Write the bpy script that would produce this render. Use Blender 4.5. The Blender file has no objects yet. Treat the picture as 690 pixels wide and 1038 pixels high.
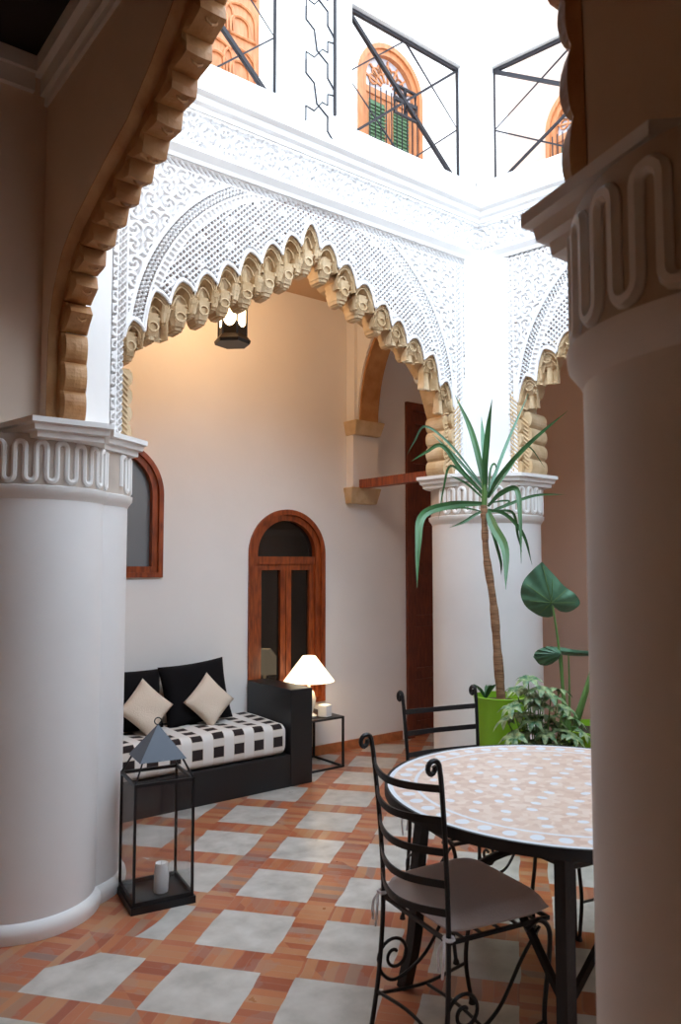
import bpy, math, random
import numpy as np
from mathutils import Vector, Matrix
R = math.radians
sin, cos, pi = math.sin, math.cos, math.pi
random.seed(4)
sc = bpy.context.scene
COL = sc.collection

# ------------------------------------------------------------------ camera, sky, exposure
# plan axes: +x runs along the far arcade, +y runs from the near gallery to the back wall
cam_d = bpy.data.cameras.new('camera')
cam = bpy.data.objects.new('camera', cam_d); COL.objects.link(cam)
cam_d.sensor_fit = 'VERTICAL'; cam_d.sensor_height = 24.0; cam_d.lens = 780 / 1038 * 24.0
PITCH = math.atan(53 / 780)
cam.location = (0, 0, 1.5)
cam.rotation_euler = (pi / 2 + PITCH, 0, -R(38.2))
cam_d.clip_start = 0.05
cam_d.dof.use_dof = True; cam_d.dof.focus_distance = 4.8; cam_d.dof.aperture_fstop = 4.5
sc.camera = cam

world = bpy.data.worlds.new('sky'); sc.world = world; world.use_nodes = True
bg = world.node_tree.nodes['Background']
bg.inputs[0].default_value = (0.71, 0.85, 1.0, 1); bg.inputs[1].default_value = 6.5

sc.view_settings.view_transform = 'Standard'; sc.view_settings.look = 'None'
sc.view_settings.gamma = 1.0; sc.view_settings.use_curve_mapping = False
sc.view_settings.exposure = 0.0
sc.cycles.use_denoising = True
sc.cycles.max_bounces = 9; sc.cycles.diffuse_bounces = 6; sc.cycles.glossy_bounces = 4
sc.cycles.transmission_bounces = 6; sc.cycles.transparent_max_bounces = 24
sc.cycles.sample_clamp_indirect = 6.0
sc.cycles.caustics_reflective = False; sc.cycles.caustics_refractive = False

# ------------------------------------------------------------------ materials
def mat(name, col, rough=0.6, metal=0.0, spec=None, bump=0.0, bscale=40, var=0.0, vscale=3.0, col2=None, emit=None, estr=0):
    m = bpy.data.materials.new(name); m.use_nodes = True
    nt = m.node_tree; b = nt.nodes['Principled BSDF']
    b.inputs['Base Color'].default_value = (*col, 1); b.inputs['Roughness'].default_value = rough
    b.inputs['Metallic'].default_value = metal
    if spec is not None: b.inputs['Specular IOR Level'].default_value = spec
    tc = nt.nodes.new('ShaderNodeTexCoord')
    if var > 0 or col2:
        n = nt.nodes.new('ShaderNodeTexNoise'); n.inputs['Scale'].default_value = vscale; n.inputs['Detail'].default_value = 6
        nt.links.new(tc.outputs['Object'], n.inputs['Vector'])
        r = nt.nodes.new('ShaderNodeValToRGB')
        c2 = col2 if col2 else tuple(max(0, c * (1 - var)) for c in col)
        r.color_ramp.elements[0].position = 0.35; r.color_ramp.elements[1].position = 0.65
        r.color_ramp.elements[0].color = (*c2, 1); r.color_ramp.elements[1].color = (*col, 1)
        nt.links.new(n.outputs['Fac'], r.inputs['Fac']); nt.links.new(r.outputs['Color'], b.inputs['Base Color'])
    if bump > 0:
        n2 = nt.nodes.new('ShaderNodeTexNoise'); n2.inputs['Scale'].default_value = bscale; n2.inputs['Detail'].default_value = 4
        nt.links.new(tc.outputs['Object'], n2.inputs['Vector'])
        bp = nt.nodes.new('ShaderNodeBump'); bp.inputs['Strength'].default_value = bump; bp.inputs['Distance'].default_value = 0.01
        nt.links.new(n2.outputs['Fac'], bp.inputs['Height']); nt.links.new(bp.outputs['Normal'], b.inputs['Normal'])
    if emit:
        b.inputs['Emission Color'].default_value = (*emit, 1); b.inputs['Emission Strength'].default_value = estr
    return m

M = {}
M['plaster'] = mat('white_plaster', (0.84, 0.82, 0.80), 0.75, bump=0.12, bscale=14, var=0.05, vscale=1.6)
M['tadelakt'] = mat('polished_plaster', (0.82, 0.80, 0.79), 0.5, bump=0.10, bscale=6, var=0.06, vscale=2.2)
M['stucco'] = mat('carved_stucco', (0.85, 0.83, 0.82), 0.8)
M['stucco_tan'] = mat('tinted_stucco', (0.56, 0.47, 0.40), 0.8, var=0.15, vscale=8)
M['ochre'] = mat('ochre_stucco', (0.68, 0.52, 0.33), 0.75, bump=0.35, bscale=45, col2=(0.52, 0.35, 0.18), vscale=7)
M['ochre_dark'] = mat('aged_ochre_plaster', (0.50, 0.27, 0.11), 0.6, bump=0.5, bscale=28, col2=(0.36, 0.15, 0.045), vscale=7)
M['plaster_warm_lit'] = mat('warm_lit_plaster', (0.84, 0.67, 0.54), 0.7, bump=0.1, bscale=10, var=0.08, vscale=1.5)  # white plaster with the near gallery's warm light put into its colour
M['bounce_ceiling'] = mat('warm_bounce_ceiling', (0.60, 0.40, 0.24), 0.8)  # warm bounce light for the back wall put into the ceiling colour
M['tan_bounce_wall'] = mat('bounce_warming_plaster', (0.60, 0.36, 0.20), 0.8, var=0.1, vscale=2)  # tan made up for unseen gallery walls, to warm the light they bounce
M['rose_wall'] = mat('rose_brown_plaster', (0.60, 0.44, 0.36), 0.75, bump=0.1, bscale=10, var=0.05, vscale=1.5)
M['pit_shade'] = mat('brown_hole_shade_ground', (0.30, 0.20, 0.17), 0.85)  # shade of the pierced holes put into this brown
M['black_ceiling'] = mat('dark_painted_ceiling', (0.012, 0.011, 0.011), 0.6)
M['iron'] = mat('black_wrought_iron', (0.012, 0.012, 0.014), 0.42, metal=0.3, bump=0.1, bscale=60)
M['iron_grey'] = mat('blue_grey_painted_tin', (0.055, 0.065, 0.085), 0.45, metal=0.2)
M['rail'] = mat('grey_brown_iron', (0.018, 0.015, 0.018), 0.6, spec=0.3)
M['wax'] = mat('white_wax', (0.85, 0.84, 0.82), 0.4)
M['black_wood'] = mat('black_painted_wood', (0.010, 0.010, 0.012), 0.38)
M['black_cloth'] = mat('black_cotton', (0.008, 0.007, 0.008), 0.95, spec=0.15)
M['cream_cloth'] = mat('cream_linen', (0.74, 0.62, 0.50), 0.95, bump=0.3, bscale=120)
M['seat_cloth'] = mat('taupe_cushion_cloth', (0.62, 0.56, 0.55), 0.9, bump=0.2, bscale=160)
M['white_cloth'] = mat('white_ribbon', (0.78, 0.78, 0.82), 0.9)
M['pot_green'] = mat('lime_green_plastic', (0.22, 0.46, 0.02), 0.32)
M['soil'] = mat('dark_soil', (0.05, 0.03, 0.02), 0.95, bump=0.8, bscale=60)
M['leaf'] = mat('long_leaf_green', (0.045, 0.15, 0.045), 0.4, var=0.4, vscale=5)
M['leaf_pale'] = mat('bluish_leaf_green', (0.09, 0.22, 0.13), 0.45, var=0.3, vscale=5)
M['leaf_var'] = mat('variegated_leaf', (0.34, 0.42, 0.20), 0.45, col2=(0.03, 0.12, 0.045), vscale=30)
M['stem'] = mat('green_stalk', (0.10, 0.20, 0.05), 0.5)
M['ceramic'] = mat('glazed_white_ceramic', (0.8, 0.78, 0.74), 0.2)
M['shade'] = mat('lit_lamp_shade', (0.9, 0.8, 0.65), 0.8, emit=(1.0, 0.80, 0.52), estr=1.9)
M['glow'] = mat('lit_lantern_glass', (0.9, 0.8, 0.6), 0.5, emit=(1.0, 0.74, 0.42), estr=8)
M['shutter'] = mat('green_shutter_paint', (0.10, 0.20, 0.10), 0.6)
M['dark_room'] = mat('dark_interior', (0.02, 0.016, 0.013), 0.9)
M['pane'] = mat('dark_window_glass', (0.012, 0.010, 0.009), 0.04, spec=0.55)
M['pane_reflection'] = mat('reflection_grey_glass', (0.15, 0.165, 0.18), 0.05, spec=0.9)  # pale courtyard reflection put into the pane's base colour
M['pane_pale'] = mat('pale_fanlight_glass', (0.50, 0.52, 0.58), 0.2)

def wood(name, c1, c2, rough=0.35, scale=(3, 3, 0.6)):
    m = bpy.data.materials.new(name); m.use_nodes = True; nt = m.node_tree; b = nt.nodes['Principled BSDF']
    tc = nt.nodes.new('ShaderNodeTexCoord'); mp = nt.nodes.new('ShaderNodeMapping'); mp.inputs['Scale'].default_value = scale
    n = nt.nodes.new('ShaderNodeTexNoise'); n.inputs['Scale'].default_value = 14; n.inputs['Detail'].default_value = 8
    r = nt.nodes.new('ShaderNodeValToRGB'); r.color_ramp.elements[0].color = (*c1, 1); r.color_ramp.elements[1].color = (*c2, 1)
    r.color_ramp.elements[0].position = 0.35; r.color_ramp.elements[1].position = 0.7
    nt.links.new(tc.outputs['Object'], mp.inputs['Vector']); nt.links.new(mp.outputs['Vector'], n.inputs['Vector'])
    nt.links.new(n.outputs['Fac'], r.inputs['Fac']); nt.links.new(r.outputs['Color'], b.inputs['Base Color'])
    b.inputs['Roughness'].default_value = rough
    return m
M['mahogany'] = wood('varnished_red_wood', (0.16, 0.030, 0.008), (0.38, 0.085, 0.020))
M['door_wood'] = wood('dark_red_door_wood', (0.10, 0.018, 0.007), (0.19, 0.038, 0.013), 0.5)
M['pale_wood'] = wood('orange_cedar_wood', (0.42, 0.15, 0.05), (0.55, 0.23, 0.095), 0.5)
M['trunk'] = wood('ringed_bark', (0.16, 0.075, 0.035), (0.38, 0.21, 0.11), 0.8, (1, 1, 9))

class NT:
    """tiny helper for math node chains"""
    def __init__(s, m): s.nt = m.node_tree
    def math(s, op, a, b=None, c=None):
        n = s.nt.nodes.new('ShaderNodeMath'); n.operation = op
        for i, v in enumerate((a, b, c)):
            if v is None: continue
            if isinstance(v, (int, float)): n.inputs[i].default_value = v
            else: s.nt.links.new(v, n.inputs[i])
        return n.outputs[0]
    def mix(s, f, a, b):
        n = s.nt.nodes.new('ShaderNodeMix'); n.data_type = 'RGBA'
        for k, v in ((0, f), (6, a), (7, b)):
            if isinstance(v, (int, float)): n.inputs[k].default_value = v
            elif isinstance(v, tuple): n.inputs[k].default_value = (*v, 1)
            else: s.nt.links.new(v, n.inputs[k])
        return n.outputs[2]
    def noise(s, vec, scale, detail=4):
        n = s.nt.nodes.new('ShaderNodeTexNoise'); n.inputs['Scale'].default_value = scale; n.inputs['Detail'].default_value = detail
        s.nt.links.new(vec, n.inputs['Vector']); return n.outputs['Fac']
    def xyz(s):
        tc = s.nt.nodes.new('ShaderNodeTexCoord'); sp = s.nt.nodes.new('ShaderNodeSeparateXYZ')
        s.nt.links.new(tc.outputs['Object'], sp.inputs[0]); return tc.outputs['Object'], sp.outputs
    def comb(s, x, y, z=0.0):
        n = s.nt.nodes.new('ShaderNodeCombineXYZ')
        for i, v in enumerate((x, y, z)):
            if isinstance(v, (int, float)): n.inputs[i].default_value = v
            else: s.nt.links.new(v, n.inputs[i])
        return n.outputs[0]
    def white(s, vec):
        n = s.nt.nodes.new('ShaderNodeTexWhiteNoise'); n.noise_dimensions = '3D'; s.nt.links.new(vec, n.inputs['Vector']); return n.outputs['Value']
    def ramp(s, f, stops):
        n = s.nt.nodes.new('ShaderNodeValToRGB'); cr = n.color_ramp
        while len(cr.elements) < len(stops): cr.elements.new(0.5)
        for e, (p, c) in zip(cr.elements, stops): e.position = p; e.color = (*c, 1)
        s.nt.links.new(f, n.inputs['Fac']); return n.outputs['Color']

def floor_material():
    m = bpy.data.materials.new('brick_and_stone_tile_floor'); m.use_nodes = True; b = m.node_tree.nodes['Principled BSDF']
    k = NT(m); vec, o = k.xyz(); ma = k.math
    a = R(-51.5); ca, sa = cos(a), sin(a); PU, PV, TU, TV = 0.4629, 0.461, 0.3291, 0.3174
    wob = ma('MULTIPLY', ma('SUBTRACT', k.noise(vec, 3.0), 0.5), 0.03)
    X = ma('ADD', ma('SUBTRACT', o[0], 1.134), wob); Y = ma('SUBTRACT', ma('SUBTRACT', o[1], 2.551), wob)
    U = ma('ADD', ma('MULTIPLY', X, ca), ma('MULTIPLY', Y, sa))
    V = ma('SUBTRACT', ma('MULTIPLY', Y, ca), ma('MULTIPLY', X, sa))
    fu = ma('FRACT', ma('DIVIDE', U, PU)); fv = ma('FRACT', ma('DIVIDE', V, PV))
    inu = ma('LESS_THAN', fu, TU / PU); inv = ma('LESS_THAN', fv, TV / PV)
    tile = ma('MULTIPLY', inu, inv)
    # brick rim round the left pier
    dx = ma('SUBTRACT', o[0], 1.12); dy = ma('SUBTRACT', o[1], 3.62)
    dist = ma('SQRT', ma('ADD', ma('MULTIPLY', dx, dx), ma('MULTIPLY', dy, dy)))
    far = ma('GREATER_THAN', dist, 0.62); tile = ma('MULTIPLY', tile, far)
    bw = 0.043
    bu = ma('DIVIDE', U, bw); bv = ma('DIVIDE', V, bw)
    # strips between tile columns carry bricks laid across, likewise between rows
    across = ma('ADD', ma('MULTIPLY', inu, bu), ma('MULTIPLY', ma('SUBTRACT', 1.0, inu), bv))
    half = ma('FLOOR', ma('MULTIPLY', ma('ADD', ma('MULTIPLY', inu, ma('FRACT', ma('DIVIDE', V, PV))), ma('MULTIPLY', ma('SUBTRACT', 1.0, inu), fu)), 3.0))
    rnd = k.white(k.comb(ma('FLOOR', across), half, ma('FLOOR', ma('DIVIDE', ma('ADD', U, V), 0.9))))
    brick = k.ramp(rnd, [(0.0, (0.30, 0.075, 0.035)), (0.3, (0.40, 0.115, 0.05)), (0.6, (0.45, 0.165, 0.07)), (0.85, (0.44, 0.22, 0.11)), (1.0, (0.26, 0.15, 0.12))])
    joint = ma('LESS_THAN', ma('FRACT', across), 0.10)
    brick = k.mix(ma('MULTIPLY', joint, 0.30), brick, (0.36, 0.26, 0.20))
    dirt = k.noise(vec, 5.0, 6)
    brick = k.mix(ma('MULTIPLY', ma('GREATER_THAN', dirt, 0.56), 0.25), brick, (0.30, 0.23, 0.20))
    tn = k.noise(vec, 9.0, 8)
    tcol = k.ramp(tn, [(0.3, (0.38, 0.35, 0.31)), (0.5, (0.49, 0.455, 0.41)), (0.7, (0.58, 0.545, 0.50))])
    cellr = k.white(k.comb(ma('FLOOR', ma('DIVIDE', U, PU)), ma('FLOOR', ma('DIVIDE', V, PV))))
    tcol = k.mix(ma('MULTIPLY', cellr, 0.22), tcol, (0.36, 0.335, 0.30))
    col = k.mix(tile, brick, tcol)
    m.node_tree.links.new(col, b.inputs['Base Color'])
    rg = ma('ADD', 0.20, ma('MULTIPLY', dirt, 0.25)); m.node_tree.links.new(rg, b.inputs['Roughness'])
    h = ma('ADD', ma('MULTIPLY', tn, 0.4), ma('SUBTRACT', 1.0, ma('MULTIPLY', joint, ma('SUBTRACT', 1.0, tile))))
    bp = m.node_tree.nodes.new('ShaderNodeBump'); bp.inputs['Strength'].default_value = 0.25; bp.inputs['Distance'].default_value = 0.006
    m.node_tree.links.new(h, bp.inputs['Height']); m.node_tree.links.new(bp.outputs['Normal'], b.inputs['Normal'])
    return m
M['floor'] = floor_material()

def mosaic_material():
    m = bpy.data.materials.new('mosaic_table_top'); m.use_nodes = True; b = m.node_tree.nodes['Principled BSDF']
    k = NT(m); vec, o = k.xyz(); ma = k.math
    r = ma('SQRT', ma('ADD', ma('MULTIPLY', o[0], o[0]), ma('MULTIPLY', o[1], o[1])))
    th = ma('ARCTAN2', o[1], o[0])
    # rings of lens-shaped white tesserae
    rr = ma('DIVIDE', r, 0.0667); ring = ma('FLOOR', rr); fr = ma('SUBTRACT', ma('FRACT', rr), 0.5)
    nseg = ma('MULTIPLY', ma('ADD', ring, 0.5), 3.6); nseg = ma('ROUND', nseg)
    ft = ma('SUBTRACT', ma('FRACT', ma('MULTIPLY', ma('ADD', ma('DIVIDE', th, 2 * pi), ma('MULTIPLY', ring, 0.37)), nseg)), 0.5)
    el = ma('ADD', ma('MULTIPLY', ma('MULTIPLY', fr, fr), 26.0), ma('MULTIPLY', ma('MULTIPLY', ft, ft), 44.0))
    spot = ma('MULTIPLY', ma('LESS_THAN', el, 1.0), ma('LESS_THAN', r, 0.49))
    # rim: two thin white rings and a row of bigger lenses between
    rim1 = ma('LESS_THAN', ma('ABSOLUTE', ma('SUBTRACT', r, 0.495)), 0.006)
    rim2 = ma('GREATER_THAN', r, 0.575)
    f2 = ma('SUBTRACT', ma('FRACT', ma('MULTIPLY', ma('DIVIDE', th, 2 * pi), 44.0)), 0.5)
    q = ma('DIVIDE', ma('SUBTRACT', r, 0.536), 0.022)
    rim3 = ma('LESS_THAN', ma('ADD', ma('MULTIPLY', q, q), ma('MULTIPLY', ma('MULTIPLY', f2, f2), 14.0)), 1.0)
    white = ma('MAXIMUM', ma('MAXIMUM', spot, rim1), ma('MAXIMUM', rim2, rim3))
    v = m.node_tree.nodes.new('ShaderNodeTexVoronoi'); v.inputs['Scale'].default_value = 42; m.node_tree.links.new(vec, v.inputs['Vector'])
    base = k.ramp(k.white(v.outputs['Color']), [(0, (0.58, 0.41, 0.33)), (0.5, (0.66, 0.50, 0.41)), (1, (0.72, 0.59, 0.51))])
    m.node_tree.links.new(k.mix(white, base, (0.66, 0.70, 0.76)), b.inputs['Base Color'])
    b.inputs['Roughness'].default_value = 0.33
    return m
M['mosaic'] = mosaic_material()

def check_material():
    m = bpy.data.materials.new('cream_cloth_with_black_squares'); m.use_nodes = True; b = m.node_tree.nodes['Principled BSDF']
    k = NT(m); vec, o = k.xyz(); ma = k.math
    t = ma('ADD', o[1], o[2])
    fx = ma('FRACT', ma('DIVIDE', o[0], 0.150)); ft = ma('FRACT', ma('DIVIDE', ma('ADD', t, 0.024), 0.118))
    sq = ma('MULTIPLY', ma('LESS_THAN', ma('ABSOLUTE', ma('SUBTRACT', fx, 0.5)), 0.245), ma('LESS_THAN', ma('ABSOLUTE', ma('SUBTRACT', ft, 0.5)), 0.28))
    stripe = ma('MAXIMUM', ma('GREATER_THAN', ma('ABSOLUTE', ma('SUBTRACT', fx, 0.5)), 0.27), ma('MULTIPLY', ma('GREATER_THAN', ma('ABSOLUTE', ma('SUBTRACT', ft, 0.5)), 0.33), 0.6))
    base = k.mix(ma('MULTIPLY', stripe, 0.8), (0.62, 0.54, 0.45), (0.78, 0.76, 0.74))
    m.node_tree.links.new(k.mix(sq, base, (0.020, 0.012, 0.012)), b.inputs['Base Color'])
    b.inputs['Roughness'].default_value = 0.95
    return m
M['check'] = check_material()

def glass_material():
    m = bpy.data.materials.new('clear_lantern_glass'); m.use_nodes = True; nt = m.node_tree
    nt.nodes.remove(nt.nodes['Principled BSDF']); out = nt.nodes['Material Output']
    tr = nt.nodes.new('ShaderNodeBsdfTransparent'); tr.inputs[0].default_value = (0.965, 0.97, 0.975, 1)
    gl = nt.nodes.new('ShaderNodeBsdfGlossy'); gl.inputs['Roughness'].default_value = 0.08
    lw = nt.nodes.new('ShaderNodeLayerWeight'); lw.inputs[0].default_value = 0.5
    k = NT(m); fac = k.math('ADD', 0.03, k.math('MULTIPLY', k.math('POWER', lw.outputs['Facing'], 3.0), 0.35))
    mx = nt.nodes.new('ShaderNodeMixShader')
    nt.links.new(fac, mx.inputs[0]); nt.links.new(tr.outputs[0], mx.inputs[1]); nt.links.new(gl.outputs[0], mx.inputs[2])
    nt.links.new(mx.outputs[0], out.inputs['Surface'])
    return m
M['glass'] = glass_material()

# ------------------------------------------------------------------ mesh helpers
def sweep_frames(pts, closed=False):
    P = [Vector(p) for p in pts]; n = len(P); T = []
    for i in range(n):
        if closed: t = P[(i + 1) % n] - P[(i - 1) % n]
        else: t = P[min(i + 1, n - 1)] - P[max(i - 1, 0)]
        T.append(t.normalized() if t.length > 1e-9 else Vector((0, 0, 1)))
    up = Vector((0, 0, 1)) if abs(T[0].z) < 0.9 else Vector((1, 0, 0))
    N = [(up - T[0] * up.dot(T[0])).normalized()]
    for i in range(1, n):
        v = N[-1] - T[i] * N[-1].dot(T[i]); N.append(v.normalized() if v.length > 1e-6 else N[-1])
    return P, T, N

class MB:
    def __init__(s): s.v = []; s.f = []
    def add(s, vs, fs):
        o = len(s.v); s.v += [tuple(p) for p in vs]; s.f += [tuple(i + o for i in f) for f in fs]; return s
    def box(s, x0, x1, y0, y1, z0, z1):
        return s.add([(x0, y0, z0), (x1, y0, z0), (x1, y1, z0), (x0, y1, z0), (x0, y0, z1), (x1, y0, z1), (x1, y1, z1), (x0, y1, z1)],
                     [(0, 3, 2, 1), (4, 5, 6, 7), (0, 1, 5, 4), (1, 2, 6, 5), (2, 3, 7, 6), (3, 0, 4, 7)])
    def prism(s, poly, z0, z1, top=None):
        n = len(poly); top = top or poly
        vs = [(x, y, z0) for x, y in poly] + [(x, y, z1) for x, y in top]
        return s.add(vs, [tuple(range(n))[::-1], tuple(range(n, 2 * n))] + [(i, (i + 1) % n, n + (i + 1) % n, n + i) for i in range(n)])
    def vprism(s, poly, f0, f1):
        """polygon of (u, z) extruded; f0/f1 map (u,z) to xyz on the two sides"""
        n = len(poly); vs = [f0(*p) for p in poly] + [f1(*p) for p in poly]
        return s.add(vs, [tuple(range(n)), tuple(range(n, 2 * n))[::-1]] + [(i, n + i, n + (i + 1) % n, (i + 1) % n) for i in range(n)])
    def lathe(s, prof, cx=0, cy=0, cz=0, n=32, a0=0, a1=2 * pi):
        full = abs(a1 - a0 - 2 * pi) < 1e-6; m = n if full else n + 1
        vs = []; fs = []
        for r, z in prof:
            for i in range(m):
                a = a0 + (a1 - a0) * i / n; vs.append((cx + r * cos(a), cy + r * sin(a), cz + z))
        for j in range(len(prof) - 1):
            for i in range(n):
                i2 = (i + 1) % m
                fs.append((j * m + i, j * m + i2, (j + 1) * m + i2, (j + 1) * m + i))
        return s.add(vs, fs)
    def tube(s, pts, r, n=8, closed=False, flat=None):
        P, T, N = sweep_frames(pts, closed); vs = []; fs = []; L = len(P)
        for i in range(L):
            B = T[i].cross(N[i]); rr = r(i / max(1, L - 1)) if callable(r) else r
            for k in range(n):
                a = 2 * pi * k / n + pi / n; ru = rr; rv = rr * (flat or 1)
                vs.append(P[i] + N[i] * (cos(a) * ru) + B * (sin(a) * rv))
        for i in range(L if closed else L - 1):
            j = (i + 1) % L
            for k in range(n): fs.append((i * n + k, i * n + (k + 1) % n, j * n + (k + 1) % n, j * n + k))
        if not closed: fs += [tuple(range(n))[::-1], tuple(range((L - 1) * n, L * n))]
        return s.add(vs, fs)
    def strip(s, A, B):
        n = len(A); return s.add(list(A) + list(B), [(i, i + 1, n + i + 1, n + i) for i in range(n - 1)])
    def build(s, name, m, parent=None, smooth=False, origin=None, bevel=0, rel=False):
        me = bpy.data.meshes.new(name)
        off = Vector(origin) if origin is not None else (parent.matrix_world.translation.copy() if (parent and rel) else Vector((0, 0, 0)))
        if parent is not None and rel: off = Vector(parent['_o'])
        vs = [tuple(Vector(p) - off) for p in s.v]
        me.from_pydata(vs, [], s.f); me.materials.append(m if not isinstance(m, str) else M[m])
        if smooth:
            me.polygons.foreach_set('use_smooth', [True] * len(me.polygons))
            me.set_sharp_from_angle(angle=R(40))
        me.update(); o = bpy.data.objects.new(name, me); COL.objects.link(o)
        if parent is not None: o.parent = parent
        elif origin is not None: o.location = off
        if bevel > 0:
            md = o.modifiers.new('bevel', 'BEVEL'); md.width = bevel; md.segments = 2; md.limit_method = 'ANGLE'
        return o

def thing(name, label, cat, loc=(0, 0, 0), rz=0.0, group=None):
    o = bpy.data.objects.new(name, None); COL.objects.link(o); o.empty_display_size = 0.05
    o.location = loc; o.rotation_euler = (0, 0, rz); o['label'] = label; o['category'] = cat; o['_o'] = list(loc)
    if group: o['group'] = group
    return o
def tag(o, label, cat, group=None, kind=None):
    o['label'] = label; o['category'] = cat
    if group: o['group'] = group
    if kind: o['kind'] = kind
    return o
def struct(o, label=None, cat=None):
    o['kind'] = 'structure'
    if label: o['label'] = label
    if cat: o['category'] = cat
    return o
def copy_tree(o, parent=None):
    c = o.copy(); COL.objects.link(c)
    if parent is not None: c.parent = parent
    for ch in list(o.children): copy_tree(ch, c)
    return c
def lerp(a, b, t): return a + (b - a) * t
def interp(x, xs, ys): return float(np.interp(x, xs, ys))
def spline(pts, n=8):
    P = [Vector(p) for p in pts]; P = [P[0] * 2 - P[1]] + P + [P[-1] * 2 - P[-2]]; out = []
    for i in range(1, len(P) - 2):
        for k in range(n):
            t = k / n; a, b, c, d = P[i - 1:i + 3]
            out.append(0.5 * ((2 * b) + (c - a) * t + (2 * a - 5 * b + 4 * c - d) * t * t + (3 * b - a - 3 * c + d) * t ** 3))
    out.append(P[-2]); return out

def relief(name, m, parent, u0, u1, v0, v1, step, depth, mask, mp):
    """carved sheet: a fine grid pushed in by depth(u,v); faces outside the mask are cut away"""
    nu = int((u1 - u0) / step) + 1; nv = int((v1 - v0) / step) + 1
    U, V = np.meshgrid(np.linspace(u0, u1, nu), np.linspace(v0, v1, nv)); D = depth(U, V)
    X, Y, Z = mp(U, V, D); o = Vector(parent['_o'])
    co = np.stack([X - o.x, Y - o.y, Z - o.z], -1).reshape(-1, 3)
    um = (U[:-1, :-1] + U[1:, 1:]) / 2; vm = (V[:-1, :-1] + V[1:, 1:]) / 2; K = mask(um, vm).ravel()
    I, J = np.meshgrid(np.arange(nu - 1), np.arange(nv - 1)); a = (J * nu + I).ravel()[K]
    F = np.stack([a, a + 1, a + 1 + nu, a + nu], -1)
    used = np.unique(F); remap = np.zeros(nu * nv, int); remap[used] = np.arange(len(used)); F = remap[F]; co = co[used]
    me = bpy.data.meshes.new(name); me.vertices.add(len(co)); me.vertices.foreach_set('co', co.ravel())
    me.loops.add(F.size); me.loops.foreach_set('vertex_index', F.ravel().astype(np.int32))
    me.polygons.add(len(F)); me.polygons.foreach_set('loop_start', (np.arange(len(F)) * 4).astype(np.int32))
    me.materials.append(M[m]); me.update(calc_edges=True); me.validate()
    ob = bpy.data.objects.new(name, me); COL.objects.link(ob); ob.parent = parent
    return ob

# carving patterns (1 = cut away)
def sm(x, e=0.12): return np.clip(x / e + 0.5, 0, 1)
def pat_lattice(u, v, p=0.036):
    a = (u * 1.0 + v) / p; b = (u * 1.0 - v) / p
    fa = np.abs(a - np.floor(a) - 0.5); fb = np.abs(b - np.floor(b) - 0.5)
    big = np.hypot((u / 0.17) - np.round(u / 0.17), (v / 0.14) - np.round(v / 0.14)) < 0.16
    h = sm(0.27 - np.maximum(fa, fb), 0.1)
    return np.where(big, h * 0.3, h)
def pat_rosette(u, v, p=0.19, n=8):
    x = (u / p - np.round(u / p)) * p; y = (v / p - np.round(v / p)) * p
    r = np.hypot(x, y); t = np.arctan2(y, x)
    g = np.cos(n * t + 60 * r) * 0.6 + np.cos(r * 2 * pi / 0.036)
    q = np.cos(u * 2 * pi / 0.047 + 1.5 * np.sin(v * 70)) * np.cos(v * 2 * pi / 0.043 + 1.5 * np.sin(u * 60))
    return np.where(r < p * 0.46, sm(g - 0.45, 0.5), sm(q - 0.25, 0.4))
def pat_scroll(u, v, p=0.088):
    iu = np.round(u / p); iv = np.round(v / p)
    x = u - iu * p; y = v - iv * p; sg = np.where((iu + iv) % 2 == 0, 1, -1)
    r = np.hypot(x, y) + 1e-6; t = np.arctan2(y, x) * sg
    g = np.cos(2 * t - 190 * r) + 0.35 * np.cos(5 * t + 40 * r)
    return sm(g - 0.35, 0.45)
def pat_chain(w, t, width, p=0.06):
    """braid in a band: w across in [-1,1], t along"""
    a = np.abs(w - 0.55 * np.sin(t * 2 * pi / p)); b = np.abs(w + 0.55 * np.sin(t * 2 * pi / p))
    h = sm(np.minimum(a, b) - 0.26, 0.25)
    return np.where(np.abs(w) > 0.86, 0, h)

# ------------------------------------------------------------------ plan
YF, YB = 3.55, 3.80            # far arcade: courtyard face and gallery face
WB = 4.96                      # back wall
ZC, ZCEIL, ZCORN = 2.10, 3.66, 3.98
XL0, XL1 = 1.03, 1.17          # near arcade (between left and right piers)
RS = (0.19, -0.98)             # direction of the right arcade from the far corner
RC = (4.03, 3.55)
def rp(t, d=0.0):              # point on right arcade: t along, d into the wall
    return (RC[0] + RS[0] * t + 0.98 * d, RC[1] + RS[1] * t + 0.19 * d)

# arch outline of the far arcade: peaks of the scallops
PK = [(1.50, 2.70), (1.615, 2.87), (1.765, 2.955), (1.90, 3.03), (2.025, 3.11), (2.165, 3.215), (2.31, 3.30), (2.44, 3.385), (2.58, 3.49),
      (2.715, 3.40), (2.855, 3.315), (2.995, 3.225), (3.15, 3.13), (3.275, 3.05), (3.42, 2.965), (3.575, 2.88), (3.70, 2.72)]
PKX = [p[0] for p in PK]; PKZ = [p[1] for p in PK]
JL, JR = 1.45, 3.77
EDGE = [JL] + [(PKX[i] + PKX[i + 1]) / 2 for i in range(len(PK) - 1)] + [JR]
def valley(i):
    if i == 0: return 2.58
    if i == len(PK): return 2.52
    return min(PKZ[i - 1], PKZ[i]) - 0.055
VAL = [valley(i) for i in range(len(PK) + 1)]
def scallop(u):
    u = np.asarray(u, float); out = np.full(u.shape, ZC)
    for i in range(len(PK)):
        a, b = EDGE[i], EDGE[i + 1]; c = PKX[i]; msk = (u >= a) & (u <= b)
        t = np.where(u < c, (c - u) / (c - a), (u - c) / (b - c)); base = np.where(u < c, VAL[i], VAL[i + 1])
        out = np.where(msk, base + (PKZ[i] - base) * np.power(np.clip(1 - t ** 1.7, 0, 1), 0.62), out)
    return out
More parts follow.
